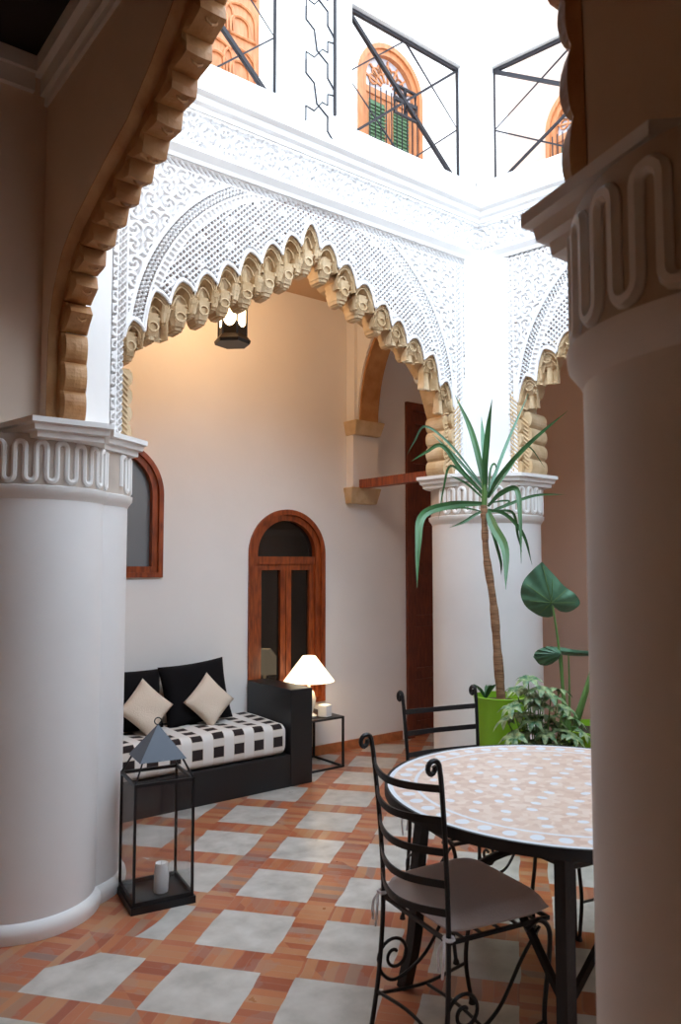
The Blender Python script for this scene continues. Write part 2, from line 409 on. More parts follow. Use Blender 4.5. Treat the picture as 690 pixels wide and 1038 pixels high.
LOWX = [JL, 1.52, 1.66, 1.85, 2.0, 2.15, 2.26, 2.40, 2.50, 2.62, 2.72, 2.83, 2.95, 3.08, 3.25, 3.41, 3.56, 3.68, JR]
LOWZ = [2.42, 2.58, 2.69, 2.77, 2.85, 2.93, 3.01, 3.08, 3.17, 3.26, 3.21, 3.12, 3.07, 3.01, 2.94, 2.87, 2.79, 2.66, 2.42]
def low(u): return interp(u, LOWX, LOWZ)

# ------------------------------------------------------------------ floor, outer walls, ceilings
f = MB(); f.box(-2.6, 8.0, -3.0, 5.3, -0.15, 0.0); struct(f.build('floor', 'floor'))

def wall_openings(x0, x1, z0, z1, holes, mk):
    """rectangular wall in (u,z), cut by rectangular or round-topped openings (ua, ub, za, zs, zt): zs spring, zt top"""
    us = sorted(set([x0, x1] + [v for h in holes for v in (np.linspace(h[0], h[1], 25) if h[4] > h[3] else (h[0], h[1]))]))
    for a, b in zip(us[:-1], us[1:]):
        m_ = (a + b) / 2; hh = [h for h in holes if h[0] < m_ < h[1]]
        if not hh: mk([(a, z0), (b, z0), (b, z1), (a, z1)]); continue
        h = hh[0]
        def top(u):
            if h[4] <= h[3]: return h[4]
            c = (h[0] + h[1]) / 2; w = (h[1] - h[0]) / 2
            return h[3] + (h[4] - h[3]) * math.sqrt(max(0, 1 - ((u - c) / w) ** 2))
        if h[2] > z0: mk([(a, z0), (b, z0), (b, h[2]), (a, h[2])])
        mk([(a, top(a)), (b, top(b)), (b, z1), (a, z1)])
def wall_y(name, x0, x1, y0, y1, z0, z1, holes, m='plaster'):
    w = MB(); wall_openings(x0, x1, z0, z1, holes, lambda p: w.vprism(p, lambda u, z: (u, y0, z), lambda u, z: (u, y1, z)))
    return struct(w.build(name, m))
def wall_x(name, y0, y1, x0, x1, z0, z1, holes, m='plaster'):
    w = MB(); wall_openings(y0, y1, z0, z1, holes, lambda p: w.vprism(p, lambda u, z: (x1, u, z), lambda u, z: (x0, u, z)))
    return struct(w.build(name, m))

W1 = (1.62, 2.33, 1.41, 1.98, 2.335)      # round-topped window left on the back wall
W2 = (3.025, 3.735, 0.42, 1.58, 1.925)    # tall round-topped window
DR = (4.63, 5.45, 0.0, 2.9, 2.94)
UW = (4.09, 4.86, 4.75, 5.78, 6.17)       # upstairs window
UD = (2.45, 3.21, 4.0, 6.35, 6.40)        # upstairs carved door
  
wb = MB()
mk = lambda p: wb.vprism(p, lambda u, z: (u, WB, z), lambda u, z: (u, WB + 0.22, z))
wall_openings(-2.4, 6.2, 0, 3.98, [W1, W2, DR], mk); wall_openings(-2.4, 6.2, 3.98, 7.6, [UD, UW], mk)
struct(wb.build('wall_back', 'plaster'))
wall_x('wall_right', -2.8, WB, 5.80, 6.0, 0, 7.6, [(3.56, 4.26, 4.7, 5.50, 5.85)], 'rose_wall')
wall_x('wall_left', -1.9, 3.45, -0.95, -0.75, 0, 3.98, [], 'tan_bounce_wall'); wall_x('wall_left', 3.65, WB, -0.95, -0.75, 0, 3.98, [])
wall_y('wall_near', -0.95, 6.0, -1.9, -1.7, 0, 3.98, [], 'tan_bounce_wall')
# gallery ceilings (dark painted boards under a white edge)
c = MB(); c.box(-0.75, 0.965, -1.7, 3.45, 3.755, 3.84); struct(c.build('ceiling', 'black_ceiling'))
c = MB(); c.box(-0.75, 5.8, YB, WB, ZCEIL, 3.97); struct(c.build('ceiling', 'bounce_ceiling'))
c = MB(); c.box(4.32, 5.8, -1.7, YB - 0.005, ZCEIL, 3.97); struct(c.build('ceiling', 'plaster'))
c = MB(); c.box(XL1, 4.2, -1.7, 0.28, ZCEIL, 3.97); struct(c.build('ceiling', 'plaster'))
# slab over the near gallery, above the dark boards
c = MB(); c.box(-0.75, XL0 - 0.0, -1.7, YB, 3.845, 3.97); struct(c.build('ceiling', 'plaster'))
# stepped plaster trim round the dark ceiling
t = MB()
for k, (w, z0, z1) in enumerate([(0.065, 3.68, 3.84), (0.035, 3.60, 3.68), (0.015, 3.56, 3.60)]):
    t.box(XL0 - w, XL0, -1.7, 3.45, z0, z1)
struct(t.build('trim_1', 'plaster'))
t = MB()
for w, z0, z1 in [(0.05, 3.68, 3.75), (0.03, 3.60, 3.68)]: t.box(-0.75, XL0 - 0.065, 3.45 - w, 3.45, z0, z1)
struct(t.build('trim_2', 'plaster'))
# terracotta skirting on the back wall
t = MB(); t.box(-0.75, 3.0, WB - 0.015, WB, 0, 0.075); t.box(3.2, 4.57, WB - 0.015, WB, 0, 0.075)
M['terracotta'] = mat('terracotta_skirting', (0.50, 0.17, 0.06), 0.5, var=0.3, vscale=20)
struct(t.build('baseboard_back', 'terracotta'))

# ------------------------------------------------------------------ moulding sweep in plan with mitres
def molding(path, prof, mb):
    """path: plan points, profile (out, z) with 'out' to the right of travel"""
    n = len(path); rows = []
    for i, p in enumerate(path):
        p = Vector(p)
        d0 = (p - Vector(path[i - 1])).normalized() if i else (Vector(path[1]) - p).normalized()
        d1 = (Vector(path[i + 1]) - p).normalized() if i < n - 1 else d0
        n0 = Vector((d0.y, -d0.x)); n1 = Vector((d1.y, -d1.x)); b = (n0 + n1); b = b / b.dot(n0) if b.length > 1e-6 else n0
        rows.append([(p.x + b.x * o, p.y + b.y * o, z) for o, z in prof])
    for a, b in zip(rows[:-1], rows[1:]): mb.strip(a, b)
    mb.add(rows[0], [tuple(range(len(prof)))]); mb.add(rows[-1], [tuple(range(len(prof)))[::-1]])
    return mb

# ------------------------------------------------------------------ far arcade wall above the arch
def arch_wall(mb, x0, x1, mp0, mp1, ztop, shift=0.0, jl=JL, jr=JR, sc_=1.0, dz=0.0):
    us = np.linspace(jl, jr, 120); zs = np.array([max(float(scallop(np.array([(u - jl) / sc_ + JL]))[0]), 2.5) + 0.05 + dz for u in us])
    if x0 < jl: mb.vprism([(x0, ZC), (jl, ZC), (jl, ztop), (x0, ztop)], mp0, mp1)
    if x1 > jr: mb.vprism([(jr, ZC), (x1, ZC), (x1, ztop), (jr, ztop)], mp0, mp1)
    for i in range(len(us) - 1):
        mb.vprism([(us[i], zs[i]), (us[i + 1], zs[i + 1]), (us[i + 1], ztop), (us[i], ztop)], mp0, mp1)
w = MB(); arch_wall(w, 1.17, 4.14, lambda u, z: (u, YF + 0.045, z), lambda u, z: (u, YB, z), ZCORN)
w.box(XL1, 1.2, 3.60, YB, ZC, ZCORN); w.box(4.14, 4.42, 3.42, YB, ZC, ZCORN)
struct(w.build('wall_far_arcade', 'plaster'))
# right arcade wall (same arch, from the far corner towards the near right)
RSC = 1.04; RJL = 0.28; RJR = RJL + (JR - JL) * RSC; RDZ = 0.03
w = MB(); arch_wall(w, 0.10, RJR + 0.55, lambda u, z: (*rp(u, 0.045), z), lambda u, z: (*rp(u, 0.28), z), ZCORN, jl=RJL, jr=RJR, sc_=RSC, dz=RDZ)
struct(w.build('wall_right_arcade', 'plaster'))

def panel_depth(U, V, dmax=0.036):
    """carving on an arcade face, in arcade coordinates (JL..JR across)"""
    r = np.hypot((U - 2.62), (V - 2.57)); th = np.arctan2(V - 2.57, U - 2.62)
    lat = pat_lattice(U, V)
    d = np.where(r < 1.03, lat, 0.0)
    teeth = sm(np.abs(((th * 1.0 / 0.030) % 1) - 0.5) - 0.22, 0.15) * 0.6
    d = np.where((r >= 1.042) & (r < 1.070), teeth, d)
    d = np.where((r >= 1.080) & (r < 1.140), pat_chain((r - 1.110) / 0.030, th * 1.11, 1, 0.048), d)
    d = np.where(r >= 1.160, pat_scroll(U, V), d)
    # raised scallop border
    e = V - scallop(U); d = np.where(e < 0.022, 0.0, np.where((e < 0.030) & (r < 1.04), 0.55, d))
    # vertical side bands
    for a, b in ((JL - 0.035, JL + 0.012), (JR + 0.02, JR + 0.085)):
        inb = (U > a) & (U < b); d = np.where(inb, pat_chain((U - (a + b) / 2) / ((b - a) / 2), V, 1, 0.07), d)
        d = np.where((np.abs(U - a) < 0.006) | (np.abs(U - b) < 0.006), 0, d)
    d = np.where((V < 2.75) & (U > JR), np.where((U > JR + 0.02) & (U < JR + 0.085), d, 0), d)
    # twisted cord under the frieze
    tw = sm(np.abs((((U + (V - 3.56) * 1.2) / 0.036) % 1) - 0.5) - 0.2, 0.2) * 0.7
    d = np.where(V > 3.545, 0, d); d = np.where((V > 3.555) & (V < 3.595), tw, d)
    return d * dmax
arch = thing('carved_arch_panel', 'white lace-carved stucco panel around the big pointed arch facing the viewer', 'stucco panel', (JL, YF, ZC))
def pierced(U, V):
    r = np.hypot((U - 2.62), (V - 2.57)); e = V - scallop(U)
    return ((r >= 1.080) & (r < 1.140) & (e > 0.03) & (U > JL) & (U < JR) & (V < 3.54) & (panel_depth(U, V, 1.0) > 0.8)) | ((r < 1.03) & (e > 0.034) & (pat_lattice(U, V) > 0.6) & (U > JL) & (U < JR)) | ((V > 3.555) & (V < 3.595) & (panel_depth(U, V, 1.0) > 0.62))
relief('lace_panel', 'stucco', arch, 1.39, 3.95, ZC, 3.60, 0.0031, lambda U, V: panel_depth(U, V, 0.024),
       lambda U, V: (V > np.where((U < JL) | (U > JR), ZC, scallop(U))) & ~pierced(U, V), lambda U, V, D: (U, YF + D, V))
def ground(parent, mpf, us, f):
    b = MB(); A = [mpf(u, float(f(np.array([u]))[0]) + 0.02) for u in us]; B = [mpf(u, 3.60) for u in us]; b.strip(A, B); b.build('hole_shade_ground', 'pit_shade', parent, rel=True)  # sheet behind the carving, coloured dark to deepen the shade in its holes
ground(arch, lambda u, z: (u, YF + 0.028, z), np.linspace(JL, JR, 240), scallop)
def frieze_depth(U, V):
    d = pat_rosette(U, V - 3.77); d = np.where((V < 3.682) | (V > 3.866), 0, d)
    d = np.where(((V > 3.690) & (V < 3.697)) | ((V > 3.850) & (V < 3.857)), 0.7, d)
    return d * 0.034
relief('rosette_frieze', 'stucco', arch, 1.17, RC[0], 3.665, 3.885, 0.0042, frieze_depth, lambda U, V: U > 0, lambda U, V, D: (U, YF - 0.02 + D, V))
# white rim following the scallops
def rim(mpf, us, name, parent, dz=0.0, f=scallop):
    pts = [mpf(u, float(f(np.array([u]))[0]) + 0.006) for u in us]
    b = MB(); b.tube(pts, 0.0085, 6); return b.build(name, 'stucco', parent, True, rel=True)
rim(lambda u, z: (u, YF + 0.002, z), np.linspace(JL + 0.002, JR - 0.002, 420), 'scalloped_rim', arch)
rp_thing = thing('carved_arch_panel', 'white lace-carved stucco panel over the arch on the right, partly behind the near pier', 'stucco panel', (*rp(RJL), ZC))
def r_unmap(U): return (RJR - U) / RSC + JL     # right arcade mirrored so its far jamb matches
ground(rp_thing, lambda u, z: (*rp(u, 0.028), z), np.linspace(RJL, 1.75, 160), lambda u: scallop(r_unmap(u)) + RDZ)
relief('lace_panel', 'stucco', rp_thing, 0.10, 1.75, ZC, 3.60, 0.0034, lambda U, V: panel_depth(r_unmap(U), V - RDZ, 0.024),
       lambda U, V: (V > np.where((U < RJL), ZC, scallop(r_unmap(U)) + RDZ)) & ~pierced(r_unmap(U), V - RDZ), lambda U, V, D: (RC[0] + RS[0] * U + 0.98 * D, RC[1] + RS[1] * U + 0.19 * D, V))
relief('rosette_frieze', 'stucco', rp_thing, 0.0, 1.9, 3.665, 3.885, 0.0045, lambda U, V: frieze_depth(U, V), lambda U, V: U > -1,
       lambda U, V, D: (RC[0] + RS[0] * U + 0.98 * (D - 0.02), RC[1] + RS[1] * U + 0.19 * (D - 0.02), V))
rim(lambda u, z: (*rp(u, 0.002), z), np.linspace(RJL + 0.002, 1.75, 260), 'scalloped_rim', rp_thing,
    f=lambda u: scallop(r_unmap(u)) + RDZ)

# corner pilasters with carved heads
def pilaster(poly, zt, label, loc):
    p = MB(); p.prism(poly, ZC, zt)
    o = p.build('corner_pilaster', 'plaster', origin=loc); tag(o, label, 'pilaster')
pilaster([(3.875, YF + 0.0), (4.085, 3.325), (4.20, 3.42), (4.16, YF + 0.05), (3.9, YF + 0.05)], 3.60, 'plain white corner pilaster above the far column between the two carved arches', (4.0, 3.5, ZC))
pilaster([(XL1, 3.325), (1.385, YF), (1.36, YF + 0.05), (1.10, YF + 0.05), (1.10, 3.33)], 3.60, 'plain white corner pilaster above the left column beside the carved arch', (1.25, 3.5, ZC))
# cornice and mouldings running round the courtyard (out = into the courtyard)
path = [(1.17, 0.5), (XL1, YF), RC, rp(3.0)]
cm = MB(); molding(path, [(0, 3.88), (0.03, 3.88), (0.035, 3.905), (0.06, 3.915), (0.065, 3.945), (0.10, 3.955), (0.10, 3.985), (0.085, 3.99), (0.0, 4.06), (-0.1, 4.06), (-0.1, 3.88)], cm)
struct(cm.build('trim_3', 'plaster'))
cm = MB(); molding(path, [(0, 3.600), (0.012, 3.600), (0.02, 3.62), (0.05, 3.65), (0.05, 3.672), (0, 3.672)], cm); struct(cm.build('trim_4', 'plaster'))

# ------------------------------------------------------------------ ochre muqarnas lining of the arches
def cell(mb, ua, ub, uc, ztop, za, zb, zlo, mp):
    """one stalactite cell: pointed hood carved back in steps and a faceted drop below it. mp(u, d, z)"""
    w = ub - ua
    def arch_pts(shr, drop, n=10):
        pts = []
        for k in range(n + 1):
            u = ua + shr + (w - 2 * shr) * k / n; c = uc
            t = abs(u - c) / ((c - ua - shr) if u < c else (ub - shr - c) + 1e-9); t = min(t, 1)
            base = (za if u < c else zb)
            pts.append((u, base + (ztop - base) * max(0, 1 - t ** 1.7) ** 0.62 - drop))
        return pts
    zbot = zlo + 0.03
    rings = [(0.0, 0.0, 0.006), (0.006, 0.012, 0.012), (0.012, 0.03, 0.04), (0.020, 0.05, 0.075)]
    prev = None
    for shr, drop, dep in rings:
        top = arch_pts(shr, drop); pts = [mp(ua + shr * 0.6, dep, zbot)] + [mp(u, dep, max(z, zbot + 0.01)) for u, z in top] + [mp(ub - shr * 0.6, dep, zbot)]
        if prev: mb.strip(prev, pts)
        prev = pts
    mb.add(prev, [tuple(range(len(prev)))])
    # inner boss: rounded vertical rib with a ball
    zm = (zbot + ztop) / 2
    for (du, ww, d0, z0, z1) in ((0, w * 0.20, 0.045, zbot, ztop - 0.055), (-w * 0.33, w * 0.09, 0.02, zbot, min(za, zb) + 0.0), (w * 0.33, w * 0.09, 0.02, zbot, min(za, zb) + 0.0)):
        if z1 <= z0 + 0.01: continue
        n = 6; A = []; B = []
        for k in range(n + 1):
            a = pi * k / n; A.append(mp(uc + du - ww * cos(a), d0 + 0.03 - 0.035 * sin(a), z0)); B.append(mp(uc + du - ww * 0.55 * cos(a), d0 + 0.03 - 0.02 * sin(a), z1))
        mb.strip(A, B); mb.add(B, [tuple(range(n + 1))])
    for shr, drp, dep in ((0.010, 0.022, 0.014), (0.022, 0.062, 0.036)):   # nested pointed ribs inside the hood
        pts = [p for p in arch_pts(shr, drp, 8) if p[1] > zbot + 0.012]
        if len(pts) > 3: mb.tube([Vector(mp(u, dep, z)) for u, z in pts], 0.0045, 5)
def drop(mb, uc, w, zt, zb, mp, d0, d1):
    """faceted bracket hanging under a cell: three stepped, chamfered tiers"""
    L_ = lambda t: lerp(zt, zb, t)
    tiers = [(0.80, 0.006, L_(0), L_(0.16)), (1.0, 0.0, L_(0.14), L_(0.34)), (0.90, 0.010, L_(0.34), L_(0.56)), (0.78, 0.016, L_(0.54), L_(0.80)), (0.60, 0.030, L_(0.78), L_(0.93)), (0.36, 0.046, L_(0.92), L_(1.0))]
    for s_, ins, a, b in tiers:
        hw = w / 2 * s_; c = hw * 0.45
        P = [(-hw, d0 + ins + c), (-hw + c, d0 + ins), (hw - c, d0 + ins), (hw, d0 + ins + c), (hw, d1), (-hw, d1)]
        Q = [(x * 0.80, lerp(y, (d0 + d1) / 2, 0.12)) for x, y in P]
        n = len(P); top = [mp(uc + x, y, a) for x, y in P]; bot = [mp(uc + x, y, b) for x, y in Q]
        mb.add(top + bot, [tuple(range(n)), tuple(range(n, 2 * n))[::-1]] + [(i, n + i, n + (i + 1) % n, (i + 1) % n) for i in range(n)])

def muqarnas(parent, conv, mp, idx, dz=0.0, sc_=1.0):
    for i in idx:
        ua, ub, uc = conv(EDGE[i]), conv(EDGE[i + 1]), conv(PKX[i]); za, zb = VAL[i], VAL[i + 1]
        if ua > ub: ua, ub = ub, ua; za, zb = zb, za
        lo = low(PKX[i]); hi = PKZ[i]
        b = MB()
        cell(b, ua, ub, uc, hi + dz, za + dz, zb + dz, min(lo + 0.065, min(za, zb) - 0.04) + dz, mp)
        drop(b, uc + (ub - ua) * 0.02, (ub - ua) * 0.86, lo + 0.115 + dz, lo - 0.03 + dz, mp, 0.02, 0.16)
        drop(b, uc + (ub - ua) * 0.5, (ub - ua) * 0.42, lo + 0.16 + dz, lo + 0.055 + dz, mp, 0.0, 0.12)
        for zz, hw_, hh_ in ((lo + 0.045, 0.20, 0.024),):
            w_ = (ub - ua); b.tube([Vector(mp(uc + w_ * 0.02 + w_ * hw_ * cos(a * pi / 5), 0.026, zz + dz + hh_ * sin(a * pi / 5))) for a in range(10)], 0.005, 5, closed=True)
        b.build('stalactite_cell', 'ochre', parent, rel=True)
    b = MB(); us = np.linspace(JL, JR, 90)
    lowv = [(conv(u), low(u) + 0.085 + dz) for u in us]
    A = [mp(u, 0.07, z) for u, z in lowv]; Bq = [mp(u, 0.25, z) for u, z in lowv]; Cq = [mp(u, 0.25, z + 0.25) for u, z in lowv]; Dq = [mp(u, 0.07, z + 0.16) for u, z in lowv]
    b.strip(A, Bq); b.strip(Bq, Cq); b.strip(Dq, A)
    b.build('arch_soffit', 'ochre', parent, rel=True)

def ribbed_jamb(parent, ua, ub, z0, z1, mp, d0, d1, toward, name='ribbed_jamb', m='ochre'):
    """jamb faced with stacked convex rolls; toward=+1 rolls bulge to +u"""
    b = MB(); n = max(3, round((z1 - z0) / 0.095)); prof = []
    for k in range(n):
        for j in range(7):
            t = j / 6; prof.append((0.006 + 0.022 * abs(sin(pi * t)) ** 0.6, z0 + (z1 - z0) * (k + t) / n))
    face = ub if toward > 0 else ua; back = ua if toward > 0 else ub
    A = [mp(face + toward * o, d0, z) for o, z in prof]; Bq = [mp(face + toward * o, d1, z) for o, z in prof]
    b.strip(A, Bq); m_ = len(prof)
    C0 = [mp(back, d0, z) for _, z in prof]; C1 = [mp(back, d1, z) for _, z in prof]
    b.strip(C0, A); b.strip(Bq, C1)
    b.add([A[0], Bq[0], C1[0], C0[0], A[-1], Bq[-1], C1[-1], C0[-1]], [(0, 3, 2, 1), (4, 5, 6, 7)])
    # slanting flutes on the front
    L = abs(face - back); k = 0; zz = z0 + 0.03
    while zz < z1 - L - 0.01:
        p0 = mp(lerp(back, face, 0.1), d0 - 0.003, zz + L * 0.9); p1 = mp(lerp(back, face, 1.05), d0 - 0.003, zz)
        b.tube([Vector(p0), Vector(p1)], 0.006, 6); zz += 0.028
    return b.build(name, m, parent, rel=True)

mq = thing('muqarnas_arch', 'ochre stalactite lining of the big pointed arch behind the lounge lantern', 'arch', (2.6, YF + 0.01, ZC))
mpL = lambda u, d, z: (u, YF + 0.01 + d, z)
muqarnas(mq, lambda u: u, mpL, range(len(PK)))
ribbed_jamb(mq, JR - 0.04, JR + 0.0, ZC, 2.50, mpL, 0.035, 0.20, -1)
ribbed_jamb(mq, JR - 0.0, JR + 0.06, ZC, 2.62, mpL, -0.004, 0.03, -1)
ribbed_jamb(mq, JL, JL + 0.035, ZC, 2.46, mpL, 0.02, 0.235, 1)
mr = thing('muqarnas_arch', 'ochre stalactite lining of the right-hand arch, cut off by the near pier', 'arch', (*rp(1.0), ZC))
mpR = lambda u, d, z: (*rp(u, 0.01 + d), z)
muqarnas(mr, lambda u: RJR - (u - JL) * RSC, mpR, range(len(PK)), dz=RDZ)
ribbed_jamb(mr, RJL, RJL + 0.055, ZC, 2.52, mpR, 0.035, 0.26, 1)
ribbed_jamb(mr, RJL - 0.055, RJL + 0.0, ZC, 2.66, mpR, -0.004, 0.03, 1)

# ------------------------------------------------------------------ near arch (dark, between left pier and right pier) along y at x 1.03..1.17
NYS = [3.29, 3.285, 3.24, 3.15, 3.03, 2.87, 2.70, 2.50, 2.30, 2.12, 2.02, 1.92, 1.74, 1.54, 1.34, 1.17, 1.01, 0.89, 0.80, 0.755, 0.75]
NZS = [2.12, 2.50, 2.64, 2.76, 2.83, 2.89, 2.95, 3.01, 3.12, 3.25, 3.42, 3.33, 3.22, 3.08, 2.97, 2.89, 2.83, 2.76, 2.64, 2.50, 2.12]
near = [Vector((0, a, b)) for a, b in zip(NYS, NZS)]
# resample by length
def resample(P, step):
    out = [P[0]]; acc = 0
    L = [0]
    for a, b in zip(P[:-1], P[1:]): L.append(L[-1] + (b - a).length)
    n = round(L[-1] / step); ys = np.interp(np.linspace(0, L[-1], n + 1), L, [p.y for p in P]); zs = np.interp(np.linspace(0, L[-1], n + 1), L, [p.z for p in P])
    return [Vector((0, y, z)) for y, z in zip(ys, zs)]
npts = resample(near, 0.03)
OUT = 0.07   # the smooth band stands this far outside the lobed edge
def offs(P, d):
    res = []
    for i, p in enumerate(P):
        t = (P[min(i + 1, len(P) - 1)] - P[max(0, i - 1)]).normalized(); n = Vector((0, -t.z, t.y))  # outward (up / away)
        cen = Vector((0, 2.02, 2.4)); n = n if n.dot(p - cen) > 0 else -n
        res.append(p + n * d)
    return res
outer = offs(npts, OUT)
w = MB()
for a, b in zip(outer[:-1], outer[1:]):
    za, zb = a.z, b.z
    if abs(a.y - b.y) < 1e-5: continue
    w.vprism([(a.y, za), (b.y, zb), (b.y, ZCORN), (a.y, ZCORN)], lambda u, z: (XL1, u, z), lambda u, z: (XL0, u, z))
w.box(XL0, XL1, outer[0].y, YB, ZC, ZCORN); w.box(XL0, XL1, -1.7, outer[-1].y, ZC, ZCORN)
w.box(XL0, XL1, -1.7, 0.1, 0, ZC)
struct(w.build('wall_near_arcade', 'plaster_warm_lit'))
na = thing('scalloped_arch', 'dark ochre scalloped arch in the foreground rising from the left column', 'arch', (1.1, 2.02, ZC))
b = MB(); NXP = XL0 + 0.045
A = [(XL0 - 0.002, p.y, p.z) for p in offs(npts, OUT)]; B = [(XL0 - 0.002, p.y, p.z) for p in offs(npts, OUT - 0.006)]
Cq = [(NXP, p.y, p.z) for p in offs(npts, OUT - 0.02)]; Dq = [(XL1 + 0.002, p.y, p.z) for p in offs(npts, OUT - 0.01)]
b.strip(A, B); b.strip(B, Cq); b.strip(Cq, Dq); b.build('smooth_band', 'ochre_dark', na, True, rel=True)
# lobes: carved rolls set side by side on the courtyard half
lob = resample(near, 0.125)
for i in range(len(lob) - 1):
    a, c_ = lob[i], lob[i + 1]; m_ = (a + c_) / 2; t = (c_ - a).normalized(); n = Vector((0, -t.z, t.y)); n = -n if n.dot(m_ - Vector((0, 2.02, 2.4))) > 0 else n
    L = (c_ - a).length; b = MB(); K = 8; x0, x1 = NXP - 0.005, XL1 + 0.012
    steep = m_.z < 2.55
    rows = []
    for (x, h, sh) in ((x0, 0.35, 0.0), (x0 + 0.012, 0.85, 0), (x0 + 0.05, 1.0, 0), (x1 - 0.035, 1.0, 0), (x1 - 0.008, 0.9, 0), (x1, 0.45, 0)):
        row = []
        for k in range(K + 1):
            u = k / K
            if steep: hh = 0.020 + 0.030 * (sin(pi * u) ** 0.6 if True else 0)
            else: hh = (0.010 + 0.066 * min(1, u * 1.4) ** 0.8) if u < 0.80 else lerp(0.076, 0.012, (u - 0.80) / 0.20)
            p = a + t * (L * u) - n * (OUT * 0.0) + n * (hh * h - 0.028)
            row.append((x, p.y, p.z))
        rows.append(row)
    for r0, r1 in zip(rows[:-1], rows[1:]): b.strip(r0, r1)
    base = [tuple(Vector(q) - n * 0.09) for q in rows[0]]; base2 = [tuple(Vector(q) - n * 0.09) for q in rows[-1]]
    b.strip(base, rows[0]); b.strip(rows[-1], base2)
    for e in (0, K):
        b.add([r[e] for r in rows] + [base2[e], base[e]], [tuple(range(len(rows) + 2))])
    if not steep:   # small carved rosette on the drop
        q = a + t * (L * 0.62) + n * 0.03
        b.tube([(x0 + 0.06 + 0.022 * cos(2 * pi * j / 8), q.y + 0.0, q.z + 0.022 * sin(2 * pi * j / 8)) for j in range(8)], 0.005, 5, closed=True)
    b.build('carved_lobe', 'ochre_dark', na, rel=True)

# cross wall at the left pier with its own arch (far left, in shade)
wall_y('wall_cross_left', -0.75, XL0, 3.45, 3.65, ZC, ZCORN, [(-0.62, 0.80, ZC, 2.35, 3.05)], 'plaster_warm_lit')
w = MB(); w.box(-0.75, -0.62, 3.45, 3.65, 0, ZC); struct(w.build('wall_cross_left', 'plaster_warm_lit'))
ca = thing('plain_arch_band', 'brown plaster band lining the arch at the far left edge', 'arch', (0.09, 3.44, ZC))
b = MB(); A = []; B = []; Cq = []
for k in range(41):
    a = pi * k / 40; A.append((0.09 + 0.71 * cos(a), 3.442, 2.35 + 0.70 * sin(a))); B.append((0.09 + 0.66 * cos(a), 3.442, 2.35 + 0.65 * sin(a))); Cq.append((0.09 + 0.66 * cos(a), 3.66, 2.35 + 0.65 * sin(a)))
A = [(0.80, 3.442, ZC)] + A; B = [(0.75, 3.442, ZC)] + B; Cq = [(0.75, 3.66, ZC)] + Cq
b.strip(A, B); b.strip(B, Cq); b.build('band', 'ochre_dark', ca, rel=True)
# fourth side of the courtyard, behind the right pier
wall_y('wall_near_side', XL1, 4.9, 0.10, 0.35, 0, ZCORN, [(1.75, 4.0, 0.0, 2.5, 3.3)])

# ------------------------------------------------------------------ piers
def scroll_path(cx, cy, r, a0, a1, z0, z1, pitch):
    """serpentine ribbon on a drum: upright strokes joined by rounded ends, alternately top and bottom"""
    n = max(2, int(abs(a1 - a0) * r / pitch)); da = (a1 - a0) / n; pts = []
    hr = abs(da) * r / 2
    for i in range(n):
        a = a0 + da * i
        if i % 2 == 0:
            for t in range(4): pts.append((a, lerp(z0 + hr, z1 - hr, t / 3)))
            for k in range(1, 6): th = pi * k / 6; pts.append((a + da / 2 - da / 2 * cos(th), z1 - hr + hr * sin(th)))
        else:
            for t in range(4): pts.append((a, lerp(z1 - hr, z0 + hr, t / 3)))
            for k in range(1, 6): th = pi * k / 6; pts.append((a + da / 2 - da / 2 * cos(th), z0 + hr - hr * sin(th)))
    return [(cx + r * cos(a), cy + r * sin(a), z) for a, z in pts]
def offset_poly(P, d):
    n = len(P); area = sum(P[i][0] * P[(i + 1) % n][1] - P[(i + 1) % n][0] * P[i][1] for i in range(n)); s_ = 1 if area > 0 else -1
    res = []
    for i in range(n):
        p0, p, p1 = Vector(P[i - 1]), Vector(P[i]), Vector(P[(i + 1) % n]); d0 = (p - p0).normalized(); d1 = (p1 - p).normalized()
        n0 = Vector((d0.y, -d0.x)) * s_; n1 = Vector((d1.y, -d1.x)) * s_; b_ = n0 + n1; b_ = b_ / max(0.4, b_.dot(n0)); res.append((p.x + b_.x * d, p.y + b_.y * d))
    return res
